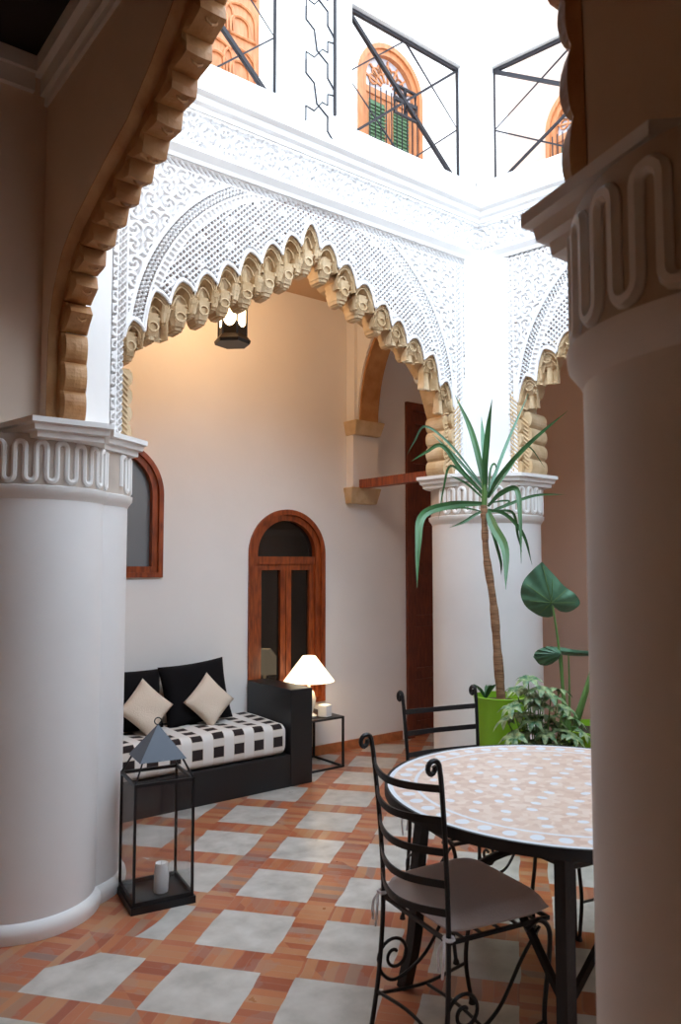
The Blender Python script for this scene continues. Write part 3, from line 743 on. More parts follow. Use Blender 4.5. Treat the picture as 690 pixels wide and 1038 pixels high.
def pier(label, circles, abacus, loc, arcs, zbot_fr=1.815):
    t = thing('column', label, 'column', loc)
    s_ = MB(); bm = MB(); fr = MB(); sp = MB()
    for (cx, cy, r) in circles:
        s_.lathe([(r, 0.0), (r, zbot_fr + 0.0)], cx, cy, 0, 72)
        bm.lathe([(r, 0.075), (r + 0.010, 0.07), (r + 0.022, 0.055), (r + 0.026, 0.035), (r + 0.02, 0.0)], cx, cy, 0, 72)
        fr.lathe([(r, zbot_fr - 0.045), (r + 0.008, zbot_fr - 0.03), (r + 0.022, zbot_fr - 0.012), (r + 0.024, zbot_fr + 0.01), (r + 0.010, zbot_fr + 0.014)], cx, cy, 0, 72)
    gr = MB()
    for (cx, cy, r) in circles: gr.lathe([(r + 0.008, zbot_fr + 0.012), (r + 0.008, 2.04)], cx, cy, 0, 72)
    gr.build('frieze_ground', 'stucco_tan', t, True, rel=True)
    for (cx, cy, r, a0, a1) in arcs:
        sp.tube(scroll_path(cx, cy, r + 0.009, a0, a1, zbot_fr + 0.03, 2.008, 0.040), 0.0125, 7)
    s_.build('shaft', 'tadelakt', t, True, rel=True); bm.build('base_ring', 'plaster', t, True, rel=True)
    cap = fr.build('capital_drum', 'plaster', t, True, rel=True)
    sp.build('scroll_band', 'plaster', t, True, rel=True)
    ab = MB(); lv = [(-0.062, 2.018), (-0.040, 2.022), (-0.038, 2.045), (-0.020, 2.050), (-0.016, 2.072), (0.0, 2.078), (0.0, 2.10)]
    rows = [[(x, y, z) for x, y in offset_poly(abacus, o)] for o, z in lv]
    for a, b_ in zip(rows[:-1], rows[1:]): ab.strip(a + [a[0]], b_ + [b_[0]])
    n = len(abacus); ab.add(rows[-1], [tuple(range(n))]); ab.add(rows[0], [tuple(range(n))[::-1]])
    ab.build('abacus', 'plaster', t, rel=True)
    return t
pier('stout white column at the left foreground beside the glass lantern', [(1.045, 3.57, 0.308), (1.215, 3.735, 0.32), (0.90, 3.76, 0.32)],
     [(0.50, 3.46), (0.865, 3.45), (0.92, 3.17), (1.26, 3.17), (1.33, 3.35), (1.57, 3.52), (1.57, 3.95), (1.2, 4.10), (0.5, 4.1)], (1.12, 3.62, 0),
     [(1.045, 3.57, 0.308, R(-150), R(-6)), (1.215, 3.735, 0.32, R(-52), R(20)), (0.90, 3.76, 0.32, R(-185), R(-140))])
pier('white column in the far corner behind the green plant pots', [(4.15, 3.62, 0.375)],
     [(3.69, 3.84), (3.71, 3.55), (4.01, 3.19), (4.40, 3.19), (4.62, 3.5), (4.55, 3.95), (4.1, 4.05), (3.80, 3.92)], (4.15, 3.62, 0),
     [(4.15, 3.62, 0.375, R(-190), R(-20))])
pier('large shaded white column filling the right edge of the view', [(1.20, 0.45, 0.30), (1.36, 0.34, 0.32)],
     [(1.04, 0.82), (0.946, 0.53), (0.985, 0.49), (0.985, 0.10), (1.3, -0.06), (1.72, 0.05), (1.72, 0.5), (1.50, 0.72), (1.40, 0.82)], (1.2, 0.45, 0),
     [(1.20, 0.45, 0.30, R(60), R(235))])
pier('white column beyond the right edge of the view', [(4.75, 0.62, 0.36)],
     [(4.3, 0.3), (4.3, 0.95), (4.7, 1.1), (5.1, 0.95), (5.1, 0.3)], (4.75, 0.62, 0), [])

# ------------------------------------------------------------------ gallery cross arch, corbels and tie beam behind the far arch
g = MB(); g.box(3.965, 4.24, 4.87, WB, 2.125, 2.60)
za = np.linspace(0, 1, 20)
inn = [(3.86 + 1.00 * max(0, cos(t * pi / 2)) ** 0.5, 2.60 + 0.95 * sin(t * pi / 2)) for t in za]
for (a, b_), (c_, d_) in zip(inn[:-1], inn[1:]):
    g.vprism([(a, b_ + 0.02), (c_, d_ + 0.02), (c_, ZCEIL), (a, ZCEIL)], lambda u, z: (4.0, u, z), lambda u, z: (4.20, u, z))
g.box(3.97, 4.25, 4.86, WB, 2.60, ZCEIL)
struct(g.build('wall_gallery_rib', 'plaster'))
rib = thing('gallery_arch_rib', 'brown plaster arch rib with two corbels on the back wall beyond the carved arch', 'arch', (4.1, 4.7, 2.0))
b = MB(); A = [(4.02, y - 0.012, z - 0.006) for y, z in inn]; B = [(4.215, y - 0.012, z - 0.006) for y, z in inn]; A2 = [(4.02, y + 0.02, z + 0.03) for y, z in inn]; B2 = [(4.215, y + 0.02, z + 0.03) for y, z in inn]
b.strip(A, B); b.strip(A2, A); b.strip(B, B2); b.build('arch_lining', 'ochre_dark', rib, rel=True)
for z0, z1, nm in ((2.565, 2.68, 'upper_corbel'), (2.0, 2.13, 'lower_corbel')):
    b = MB(); y0 = 4.79 if nm == 'upper_corbel' else 4.84
    b.add([(3.955, y0 + 0.04, z0), (4.23, y0 + 0.04, z0), (4.23, WB, z0), (3.955, WB, z0), (3.93, y0, z1), (4.25, y0, z1), (4.25, WB, z1), (3.93, WB, z1)],
          [(0, 3, 2, 1), (4, 5, 6, 7), (0, 1, 5, 4), (1, 2, 6, 5), (2, 3, 7, 6), (3, 0, 4, 7)])
    b.build(nm, 'ochre', rib, rel=True, bevel=0.008)
b = MB(); b.box(4.02, 4.10, 3.98, 4.86, 2.125, 2.195)
tag(b.build('tie_beam', 'mahogany', origin=(4.12, 4.4, 2.13)), 'red wooden tie beam from the back wall corbel to the far column', 'beam')

# ------------------------------------------------------------------ windows and doors
def arched_window(name, x0, x1, z0, zs, zt, y, fr=0.07, m='mahogany', transom=None, mull=False, panem='pane', depth=0.09, y_out=-0.02, mp=None):
    mp = mp or (lambda u, d, z: (u, y + d, z))
    xc = (x0 + x1) / 2; w = (x1 - x0) / 2; h = zt - zs
    def outline(o):
        pts = [(x0 + o, z0 + o)]
        for k in range(33): a = pi - pi * k / 32; pts.append((xc + (w - o) * cos(a), zs + (h - o) * sin(a)))
        pts.append((x1 - o, z0 + o)); return pts
    b = MB()
    def band(o0, o1, d0, d1):
        P0, P1 = outline(o0), outline(o1); n = len(P0)
        a = [mp(u, d0, z) for u, z in P0]; c = [mp(u, d0, z) for u, z in P1]; d = [mp(u, d1, z) for u, z in P1]; e = [mp(u, d1, z) for u, z in P0]
        for q, r_ in ((a, c), (c, d), (e, a)): b.strip(q + [q[0]], r_ + [r_[0]])
    band(0, fr * 0.45, y_out, depth); band(fr * 0.45, fr, y_out + 0.02, depth)
    root = b.build(name, m); struct(root)
    it = MB(); bw = fr * 0.55
    if transom:
        tz = transom; it.vprism([(x0 + fr, tz), (x1 - fr, tz), (x1 - fr, tz + 0.06), (x0 + fr, tz + 0.06)], lambda u, z: mp(u, 0.01, z), lambda u, z: mp(u, 0.06, z))
        for k in ((-1, 1) if mull else (0,)):
            pass
        if mull:
            for (ua, ub) in ((xc - 0.05, xc - 0.003), (xc + 0.003, xc + 0.05), (x0 + fr, x0 + fr + 0.045), (x1 - fr - 0.045, x1 - fr)):
                it.vprism([(ua, z0 + fr), (ub, z0 + fr), (ub, tz), (ua, tz)], lambda u, z: mp(u, 0.02, z), lambda u, z: mp(u, 0.06, z))
            for (za_, zb_) in ((z0 + fr, z0 + fr + 0.05), (tz - 0.045, tz)):
                it.vprism([(x0 + fr, za_), (x1 - fr, za_), (x1 - fr, zb_), (x0 + fr, zb_)], lambda u, z: mp(u, 0.022, z), lambda u, z: mp(u, 0.058, z))
        it.build('sash_frame', m, root)
    P = outline(fr * 0.8); pn = MB(); pn.vprism(P, lambda u, z: mp(u, 0.045, z), lambda u, z: mp(u, 0.052, z))
    pn.build('pane', panem, root)
    return root
o = arched_window('window_1', *W1, WB, fr=0.075, panem='pane_reflection'); o['label'] = 'round-topped window with dark red frame, half behind the left column'
o = arched_window('window_2', *W2, WB, fr=0.085, transom=1.50, mull=True); o['label'] = 'tall round-topped mahogany window behind the sofa arm and lamp'
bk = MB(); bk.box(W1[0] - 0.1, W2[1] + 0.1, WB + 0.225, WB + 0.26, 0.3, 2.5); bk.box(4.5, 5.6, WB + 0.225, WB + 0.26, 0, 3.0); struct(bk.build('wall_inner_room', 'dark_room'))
# tall door
b = MB(); b.box(DR[0], DR[0] + 0.07, WB - 0.03, WB + 0.1, 0, DR[4]); b.box(DR[1] - 0.07, DR[1], WB - 0.03, WB + 0.1, 0, DR[4]); b.box(DR[0] + 0.07, DR[1] - 0.07, WB - 0.03, WB + 0.1, DR[4] - 0.07, DR[4])
d1 = b.build('door_1', 'door_wood'); struct(d1, 'very tall dark red wooden door left of the far column')
b = MB(); b.box(DR[0] + 0.07, DR[1] - 0.07, WB + 0.02, WB + 0.06, 0.0, DR[4] - 0.07)
for k in range(6):
    z0 = 0.1 + k * 0.46
    for (a, c_) in ((DR[0] + 0.10, DR[0] + 0.38), (DR[0] + 0.43, DR[1] - 0.10)):
        b.box(a, c_, WB + 0.005, WB + 0.02, z0, z0 + 0.03); b.box(a, c_, WB + 0.005, WB + 0.02, z0 + 0.36, z0 + 0.39); b.box(a, a + 0.03, WB + 0.005, WB + 0.02, z0 + 0.03, z0 + 0.36); b.box(c_ - 0.03, c_, WB + 0.005, WB + 0.02, z0 + 0.03, z0 + 0.36)
b.build('door_leaf', 'door_wood', d1)

# upstairs: window with fanlight, shutters and grille
def upstairs_window(name, x0, x1, z0, zs, zt, mp, label):
    o = arched_window(name, x0, x1, z0, zs, zt, 0, fr=0.10, m='pale_wood', transom=zs - 0.12, mull=True, panem='pane_pale', mp=mp); o['label'] = label
    xc = (x0 + x1) / 2
    s_ = MB()
    for a, c_ in ((x0 + 0.15, xc - 0.05), (xc + 0.05, x1 - 0.15)):
        s_.vprism([(a, z0 + 0.1), (c_, z0 + 0.1), (c_, zs - 0.16), (a, zs - 0.16)], lambda u, z: mp(u, 0.025, z), lambda u, z: mp(u, 0.04, z))
        for k in range(22):
            z = z0 + 0.12 + k * (zs - z0 - 0.30) / 22; s_.vprism([(a, z), (c_, z), (c_, z + 0.012), (a, z + 0.012)], lambda u, zz: mp(u, 0.010, zz), lambda u, zz: mp(u, 0.024, zz))
    s_.build('shutters', 'shutter', o)
    g_ = MB(); n = 9
    for k in range(n + 1):
        u = lerp(x0 + 0.1, x1 - 0.1, k / n); g_.tube([mp(u, -0.05, z0 + 0.05), mp(u, -0.05, zs - 0.08)], 0.006, 5)
        if k < n:
            um = u + (x1 - x0 - 0.2) / n / 2
            for zc in (z0 + 0.16, z0 + 0.30): g_.tube([mp(um + 0.028 * cos(a * pi / 4), -0.05, zc + 0.05 * sin(a * pi / 4)) for a in range(8)], 0.005, 4, closed=True)
    for z in (z0 + 0.08, z0 + 0.40): g_.tube([mp(x0 + 0.08, -0.05, z), mp(x1 - 0.08, -0.05, z)], 0.007, 5)
    g_.build('grille', 'rail', o)
    l = MB()
    for k in range(7):
        a = pi * (k + 0.5) / 7
        l.tube([mp(xc + 0.08 * cos(a), 0.035, zs + 0.0 + 0.06 * sin(a)), mp(xc + 0.27 * cos(a), 0.035, zs + 0.27 * sin(a))], 0.011, 4)
        l.tube([mp(xc + 0.18 * cos(a) + 0.045 * cos(j * pi / 4), 0.035, zs + 0.18 * sin(a) + 0.045 * sin(j * pi / 4)) for j in range(8)], 0.009, 4, closed=True)
    l.build('fanlight_tracery', 'pale_wood', o)
upstairs_window('window_3', *UW, lambda u, d, z: (u, WB + d, z), 'upstairs orange wooden window with pale fanlight and iron grille')
upstairs_window('window_4', 3.56, 4.26, 4.7, 5.50, 5.85, lambda u, d, z: (5.80 + d, u, z), 'upstairs arched wooden window at right, mostly behind the dark arch')
b = MB(); y = WB
b.box(UD[0], UD[0] + 0.09, y - 0.03, y + 0.1, UD[2], UD[4]); b.box(UD[1] - 0.09, UD[1], y - 0.03, y + 0.1, UD[2], UD[4]); b.box(UD[0] + 0.09, UD[1] - 0.09, y - 0.03, y + 0.1, UD[4] - 0.09, UD[4])
d2 = b.build('door_2', 'pale_wood'); struct(d2, 'upstairs carved orange wooden door behind the railing at top left')
b = MB(); b.box(UD[0] + 0.09, UD[1] - 0.09, y + 0.02, y + 0.06, UD[2], UD[4] - 0.09)
for k in range(6):
    z0 = 4.15 + k * 0.36
    for c_ in (UD[0] + 0.27, UD[1] - 0.29):
        for hw, hh in ((0.14, 0.15), (0.085, 0.09)):
            pts = [(c_ - hw, y + 0.012, z0), (c_ - hw, y + 0.012, z0 + hh)] + [(c_ - hw * cos(pi * j / 8), y + 0.012, z0 + hh + hw * 0.8 * sin(pi * j / 8)) for j in range(1, 8)] + [(c_ + hw, y + 0.012, z0 + hh), (c_ + hw, y + 0.012, z0)]
            b.tube(pts, 0.013, 6, closed=True)
b.build('door_leaf', 'pale_wood', d2)

# ------------------------------------------------------------------ upper floor: curb, posts, railings
def tbox(mb, t0, t1, d0, d1_, z0, z1):
    mb.prism([rp(t0, d0), rp(t1, d0), rp(t1, d1_), rp(t0, d1_)], z0, z1)
u_ = MB(); u_.box(0.9, 4.03, YF + 0.02, YB, 3.985, 4.20); tbox(u_, -0.25, 3.2, 0.02, 0.27, 3.985, 4.20); struct(u_.build('wall_upper_curb', 'plaster'))
p = MB(); p.box(2.365, 2.885, YF + 0.0, YB, 4.2, 7.3); struct(p.build('wall_upper_post', 'plaster'))
p = MB(); p.prism([(3.91, YF), RC, rp(0.10), rp(0.10, 0.27), (4.25, YB + 0.02), (3.91, YB + 0.02)], 4.2, 7.3); struct(p.build('wall_upper_corner', 'plaster'))
p = MB(); p.box(0.9, 1.42, YF + 0.0, YB, 4.2, 7.3); struct(p.build('wall_upper_post', 'plaster'))
p = MB(); tbox(p, 1.55, 2.0, 0.0, 0.27, 4.2, 7.3); struct(p.build('wall_upper_post', 'plaster'))
def railing(label, P0, P1, z0, z1, posts=(0, 1)):
    """P0,P1 plan ends. frame, cross, inner diamond and a square knot at the centre"""
    P0, P1 = Vector(P0), Vector(P1); c0 = (P0 + P1) / 2
    q = lambda t, z: Vector((lerp(P0.x, P1.x, t), lerp(P0.y, P1.y, t), z))
    t = thing('railing', label, 'railing', (c0.x, c0.y, z0), group='iron railings round the upper floor')
    b = MB(); b.tube([q(0, z1), q(1, z1)], 0.016, 4); b.build('top_bar', 'rail', t, rel=True); b = MB(); b.tube([q(0, z0 + 0.02), q(1, z0 + 0.02)], 0.012, 4); b.build('bottom_bar', 'rail', t, rel=True)
    hb = MB(); d = (P1 - P0).normalized(); hb.vprism([(0, 0), (1, 0), (1, 0.04), (0, 0.04)], lambda u, z: q(u, z1 + 0.016 + z) + Vector((d.y, -d.x, 0)) * 0.04, lambda u, z: q(u, z1 + 0.016 + z) - Vector((d.y, -d.x, 0)) * 0.04)
    hb.build('handrail', 'plaster', t, rel=True)
    for e in (0, 1):
        b = MB(); b.tube([q(e, z0), q(e, z1)], 0.011, 4); b.build('post', 'rail', t, rel=True)
    b = MB(); b.tube([q(0, z1), q(1, z0 + 0.02)], 0.017, 4); b.build('diagonal_bar', 'rail', t, rel=True)
    b = MB(); b.tube([q(0, z0 + 0.02), q(1, z1)], 0.011, 4); b.build('diagonal_bar', 'rail', t, rel=True)
    zm = (z0 + z1) / 2; b = MB(); b.tube([q(0.5, z1), q(1, zm), q(0.5, z0 + 0.02), q(0, zm)], 0.0085, 4, closed=True); b.build('diamond_bars', 'rail', t, rel=True)
    b = MB(); W = (P1 - P0).length
    for k in range(4):
        du, dz = [(-1, 1), (1, 1), (1, -1), (-1, -1)][k]; s_ = 0.05
        cu, cz = 0.5 + du * s_ / W * 0.9, zm + dz * s_ * 0.9
        b.tube([q(cu + a * s_ / W, cz + bb * s_) for a, bb in ((-1, -1), (1, -1), (1, 1), (-1, 1))], 0.0125, 4, closed=True)
    b.build('centre_knot', 'rail', t, rel=True)
YR = YF + 0.07
railing('geometric iron railing upstairs in the middle, in front of the arched window', (2.89, YR), (3.905, YR), 4.14, 5.01)
railing('geometric iron railing upstairs at top left, in front of the carved door', (1.43, YR), (2.36, YR), 4.14, 5.01)
railing('geometric iron railing upstairs at right, running behind the dark arch', rp(0.10, 0.07), rp(1.50, 0.07), 4.14, 5.01)
# iron lattice strip on the upstairs post
la = thing('iron_lattice_strip', 'thin black iron lattice strip on the white post between upstairs railings', 'ironwork', (2.62, YF - 0.02, 4.2))
b = MB(); b.tube([(2.735, YF - 0.02, 4.20), (2.735, YF - 0.02, 7.0)], 0.010, 4); b.build('upright_bar', 'rail', la, rel=True)
b = MB()
for k in range(7):
    z = 4.02 + k * 0.33
    b.tube([(2.735, YF - 0.02, z + 0.0), (2.68, YF - 0.02, z + 0.06), (2.68, YF - 0.02, z + 0.15), (2.60, YF - 0.02, z + 0.20), (2.58, YF - 0.02, z + 0.32), (2.52, YF - 0.02, z + 0.36), (2.52, YF - 0.02, z + 0.44)], 0.006, 4)
    b.tube([(2.735, YF - 0.02, z + 0.30), (2.68, YF - 0.02, z + 0.29), (2.68, YF - 0.02, z + 0.22), (2.64, YF - 0.02, z + 0.225), (2.58, YF - 0.02, z + 0.15), (2.52, YF - 0.02, z + 0.16), (2.52, YF - 0.02, z + 0.07)], 0.005, 4)
b.build('zigzag_bars', 'rail', la, rel=True)

# ------------------------------------------------------------------ sofa bench
SX0, SX1 = 1.00, 3.02
so = thing('daybed', 'black wooden daybed with a checked mattress along the back wall', 'sofa', (2.1, 4.67, 0))
b = MB(); b.box(-1.10 + 0.15, 0.92, -0.29, 0.285, 0.0, 0.215); b.build('base', 'black_wood', so, bevel=0.006)
for nm, x0, x1 in (('arm', 0.92, 1.10), ('arm', -1.10, -0.95)):
    b = MB(); b.box(x0, x1, -0.29, 0.285, 0.0, 0.645); b.build(nm, 'black_wood', so, bevel=0.006)
def soft_box(x0, x1, y0, y1, z0, z1, r, nx=40, ny=14, puff=0.01, seed=0):
    b = MB(); rnd = random.Random(seed); ph = rnd.random() * 6
    cs = []
    for (cy, cz, a0) in ((y1 - r, z1 - r, 0), (y0 + r, z1 - r, 90), (y0 + r, z0 + r, 180), (y1 - r, z0 + r, 270)):
        for k in range(5): a = R(a0 + 90 * k / 4); cs.append((cy + r * cos(a), cz + r * sin(a)))
    # subdivide long sides
    prof = []
    for i in range(len(cs)):
        a, c_ = cs[i], cs[(i + 1) % len(cs)]; L = math.hypot(c_[0] - a[0], c_[1] - a[1]); n = max(1, int(L / 0.05))
        for k in range(n): prof.append((lerp(a[0], c_[0], k / n), lerp(a[1], c_[1], k / n)))
    rows = []; xs = np.concatenate([[x0, x0 + r * 0.15, x0 + r * 0.5], np.linspace(x0 + r, x1 - r, nx), [x1 - r * 0.5, x1 - r * 0.15, x1]])
    for x in xs:
        e = min(x - x0, x1 - x) / r; sh = 0 if e >= 1 else r * (1 - math.sqrt(max(0, 1 - (1 - e) ** 2)))
        row = []
        for (yy, zz) in prof:
            cy, cz = (y0 + y1) / 2, (z0 + z1) / 2; dy, dz = yy - cy, zz - cz
            ky = 1 - sh / ((y1 - y0) / 2); kz = 1 - sh / ((z1 - z0) / 2)
            w_ = puff * (sin(x * 9 + yy * 7 + ph) * 0.5 + sin(x * 23 + ph) * 0.3) if zz > cz else 0
            row.append((x, cy + dy * ky, cz + dz * kz + w_))
        rows.append(row + [row[0]])
    for a, c_ in zip(rows[:-1], rows[1:]): b.strip(a, c_)
    b.add(rows[0][:-1], [tuple(range(len(prof)))]); b.add(rows[-1][:-1], [tuple(range(len(prof)))[::-1]])
    return b
soft_box(-0.945, 0.905, -0.275, 0.275, 0.217, 0.425, 0.045).build('mattress', 'check', so, True)

def pillow(name, label, w, h, t, mname, loc, rot, grp=None, spin=0.0):
    """square cushion: w x h face, puffed to t, slightly pointed corners; local x across, z up, y thickness"""
    N = 18; b = MB(); rows = [[], []]
    for sgn in (0, 1):
        for j in range(N + 1):
            for i in range(N + 1):
                u = -1 + 2 * i / N; v = -1 + 2 * j / N
                pinch = 1 - 0.07 * (1 - u * u) * 0 - 0.06 * (1 - abs(u)) - 0.0
                x = u * w / 2 * (1 - 0.07 * (1 - v * v) ** 0 * (1 - v * v) * 0 - 0.06 * (1 - v * v)); z = v * h / 2 * (1 - 0.06 * (1 - u * u))
                th = t / 2 * (max(0, (1 - u ** 4) * (1 - v ** 4)) ** 0.55) * (1 + 0.05 * sin(5 * u + 3 * v))
                a, c_ = cos(spin), sin(spin); X, Z = x * a - z * c_, x * c_ + z * a
                rows[sgn].append((X, th if sgn else -th, Z))
    fs = []; n = N + 1
    for s_ in (0, 1):
        o = s_ * n * n
        for j in range(N):
            for i in range(N):
                q = (o + j * n + i, o + j * n + i + 1, o + (j + 1) * n + i + 1, o + (j + 1) * n + i); fs.append(q if s_ == 0 else q[::-1])
    b.add(rows[0] + rows[1], fs)
    o = b.build(name, mname, None, True); o.location = loc; o.rotation_euler = rot
    # weld the seam
    import bmesh
    bm = bmesh.new(); bm.from_mesh(o.data); bmesh.ops.remove_doubles(bm, verts=bm.verts, dist=0.0004); bm.to_mesh(o.data); bm.free()
    tag(o, label, 'cushion', grp); return o
pillow('throw_pillow', 'large black square pillow on the daybed, nearer the wooden arm', 0.50, 0.42, 0.14, 'black_cloth', (2.52, 4.80, 0.625), (R(-14), 0, 0), grp='black pillows on the daybed', spin=R(4))
pillow('throw_pillow', 'large black square pillow on the daybed, half behind the left column', 0.50, 0.40, 0.14, 'black_cloth', (2.03, 4.82, 0.615), (R(-14), 0, 0), grp='black pillows on the daybed', spin=R(-2))
pillow('small_cushion', 'small cream cushion on its corner against the nearer-arm black pillow', 0.27, 0.27, 0.10, 'cream_cloth', (2.56, 4.685, 0.582), (R(-16), 0, 0), grp='cream cushions on the daybed', spin=R(43))
pillow('small_cushion', 'small cream cushion on its corner beside the left column', 0.27, 0.27, 0.10, 'cream_cloth', (2.11, 4.69, 0.582), (R(-16), 0, 0), grp='cream cushions on the daybed', spin=R(46))

# ------------------------------------------------------------------ side table, lamp, candle
st = thing('side_table', 'small black metal side table between the daybed and the wall', 'table', (3.42, 4.745, 0))
b = MB(); b.box(-0.205, 0.205, -0.185, 0.195, 0.357, 0.372); b.build('table_top', 'black_wood', st)
for x in (-0.205, 0.191):
    for yy in (-0.185, 0.181):
        b = MB(); b.box(x, x + 0.014, yy, yy + 0.014, 0, 0.357); b.build('leg', 'iron', st)
b = MB(); b.box(-0.191, 0.191, -0.185, -0.171, 0, 0.014); b.box(-0.191, 0.191, 0.181, 0.195, 0, 0.014); b.box(-0.205, -0.191, -0.171, 0.181, 0, 0.014); b.box(0.191, 0.205, -0.171, 0.181, 0, 0.014)
b.build('floor_frame', 'iron', st)
lp = thing('table_lamp', 'lit table lamp with a white cone shade on the black side table', 'lamp', (3.40, 4.70, 0.373))
b = MB(); b.lathe([(0.0, 0), (0.055, 0.0), (0.06, 0.01), (0.03, 0.03), (0.045, 0.08), (0.055, 0.13), (0.04, 0.18), (0.012, 0.21), (0.010, 0.33), (0, 0.33)], n=24); b.build('lamp_base', 'ceramic', lp, True)
b = MB(); b.lathe([(0.190, 0.262), (0.05, 0.445), (0.047, 0.445), (0.187, 0.262), (0.190, 0.262)], n=48); b.build('lamp_shade', 'shade', lp, True)
b = MB(); b.lathe([(0, 0.30), (0.022, 0.31), (0.03, 0.34), (0.022, 0.37), (0, 0.38)], n=16); b.build('bulb', 'glow', lp, True)
def point(name, loc, energy, col, r=0.05, parent=None):
    l = bpy.data.lights.new(name, 'POINT'); l.energy = energy; l.color = col; l.shadow_soft_size = r
    o = bpy.data.objects.new(name, l); COL.objects.link(o); o.location = loc
    if parent: o.parent = parent
    return o
point('lamp_light', (0, 0, 0.285), 3.2, (1, 0.72, 0.42), 0.03, lp)
cd = MB(); cd.box(-0.038, 0.038, -0.038, 0.038, 0.0, 0.088)
o = cd.build('candle', 'wax', origin=(0, 0, 0), bevel=0.006); o.location = (3.495, 4.63, 0.373); o.rotation_euler = (0, 0, R(20)); tag(o, 'small white square candle beside the lit table lamp', 'candle')

# ------------------------------------------------------------------ hanging lantern in the gallery
hx, hy = 2.42, 4.18
hl = thing('hanging_lantern', 'lit black metal lantern hanging inside the big carved arch', 'lantern', (hx, hy, 2.885))
b = MB(); N6 = 6
def hexr(r, z, rot=0.3): return [(r * cos(rot + 2 * pi * k / 6), r * sin(rot + 2 * pi * k / 6), z) for k in range(6)]
rows = [hexr(0.0, 0.0), hexr(0.112, 0.0), hexr(0.118, 0.02), hexr(0.090, 0.055), hexr(0.090, 0.10)]
for r0, r1 in zip(rows[:-1], rows[1:]): b.strip(r0 + [r0[0]], r1 + [r1[0]])
# arched fret: each side leaves a pointed opening
for k in range(6):
    a = Vector(hexr(0.09, 0)[k]); c_ = Vector(hexr(0.09, 0)[(k + 1) % 6]); n = 12; lo_, up = [], []
    for j in range(n + 1):
        t = j / n; p = a.lerp(c_, t); z = 0.16 - 0.055 * abs(sin(pi * t)) ** 0.5 * 1.0
        lo_.append((p.x, p.y, 0.10)); up.append((p.x, p.y, 0.10 + 0.07 * (1 - abs(sin(pi * t)) ** 0.45)))
    b.strip(lo_, up)
    lo2 = [(p.lerp if False else a.lerp(c_, j / n).x, a.lerp(c_, j / n).y, 0.27 - 0.05 * (1 - abs(sin(pi * j / n)) ** 0.6)) for j in range(n + 1)]; up2 = [(x, y_, 0.30) for x, y_, _ in lo2]
    b.strip(lo2, up2); b.tube([a + Vector((0, 0, 0.05)), a + Vector((0, 0, 0.30))], 0.006, 4)
rows = [hexr(0.09, 0.30), hexr(0.11, 0.31), hexr(0.05, 0.40), hexr(0.015, 0.44)]
for r0, r1 in zip(rows[:-1], rows[1:]): b.strip(r0 + [r0[0]], r1 + [r1[0]])
b.build('metal_cage', 'iron', hl)
b = MB(); rows = [hexr(0.083, 0.06), hexr(0.083, 0.295)]
for r0, r1 in zip(rows[:-1], rows[1:]): b.strip(r0 + [r0[0]], r1 + [r1[0]])
b.build('glass_panels', 'glow', hl)
b = MB(); b.tube([(0, 0, 0.43), (0, 0, ZCEIL - 2.885)], 0.005, 6); b.build('chain', 'iron', hl)
point('lantern_light', (0, 0, 0.52), 24, (1, 0.66, 0.36), 0.05, hl)

# ------------------------------------------------------------------ floor lantern
fl = thing('candle_lantern', 'black metal and glass candle lantern with a pyramid lid by the left column', 'lantern', (1.56, 3.335, 0), R(-9.7))
H = 0.545; hw = 0.135; e = 0.011
b = MB()
for sx in (-1, 1):
    for sy in (-1, 1): x, yy = sx * (hw - e / 2), sy * (hw - e / 2); b.box(x - e / 2, x + e / 2, yy - e / 2, yy + e / 2, 0.03, H)
for z0, z1, ee in ((0.03, 0.048, 0.0), (H - 0.014, H, 0.0)):
    for s_ in (-1, 1):
        b.box(-hw, hw, s_ * hw - (e if s_ > 0 else 0), s_ * hw + (e if s_ < 0 else 0), z0, z1)
        b.box(s_ * hw - (e if s_ > 0 else 0), s_ * hw + (e if s_ < 0 else 0), -hw, hw, z0, z1)
b.build('metal_frame', 'iron', fl)
b = MB(); b.box(-hw - 0.008, hw + 0.008, -hw - 0.008, hw + 0.008, 0.0, 0.03); b.build('base_tray', 'iron', fl)
for k, (ax, sg) in enumerate((('x', -1), ('x', 1), ('y', -1), ('y', 1))):
    b = MB()
    if ax == 'x': b.box(sg * (hw - 0.006) - 0.0012, sg * (hw - 0.006) + 0.0012, -hw + e, hw - e, 0.048, H - 0.014)
    else: b.box(-hw + e, hw - e, sg * (hw - 0.006) - 0.0012, sg * (hw - 0.006) + 0.0012, 0.048, H - 0.014)
    b.build('glass_pane', 'glass', fl)
for sx in (-1, 1):
    for sy in (-1, 1): b = MB(); b.tube([(sx * hw * 0.95, sy * hw * 0.95, H), (sx * 0.088, sy * 0.088, H + 0.085)], 0.0045, 6); b.build('lid_strut', 'iron', fl)
b = MB(); q = 0.105; b.add([(-q, -q, H + 0.08), (q, -q, H + 0.08), (q, q, H + 0.08), (-q, q, H + 0.08), (0, 0, H + 0.225)], [(0, 1, 4), (1, 2, 4), (2, 3, 4), (3, 0, 4), (3, 2, 1, 0)])
b.build('pyramid_lid', 'iron_grey', fl)
b = MB(); b.tube([(0.016 * cos(a * pi / 6), 0, H + 0.238 + 0.016 * sin(a * pi / 6)) for a in range(12)], 0.003, 5, closed=True); b.build('ring', 'iron', fl)
cn = MB(); cn.lathe([(0, 0.0), (0.032, 0.0), (0.033, 0.01), (0.030, 0.10), (0.026, 0.125), (0.018, 0.118), (0, 0.112)], n=20)
cn.tube([(0, 0, 0.11), (0.003, 0, 0.135)], 0.0018, 5)
cn.tube([(0.030, 0.005, 0.12), (0.036, 0.006, 0.06), (0.033, 0.006, 0.02)], 0.006, 5)
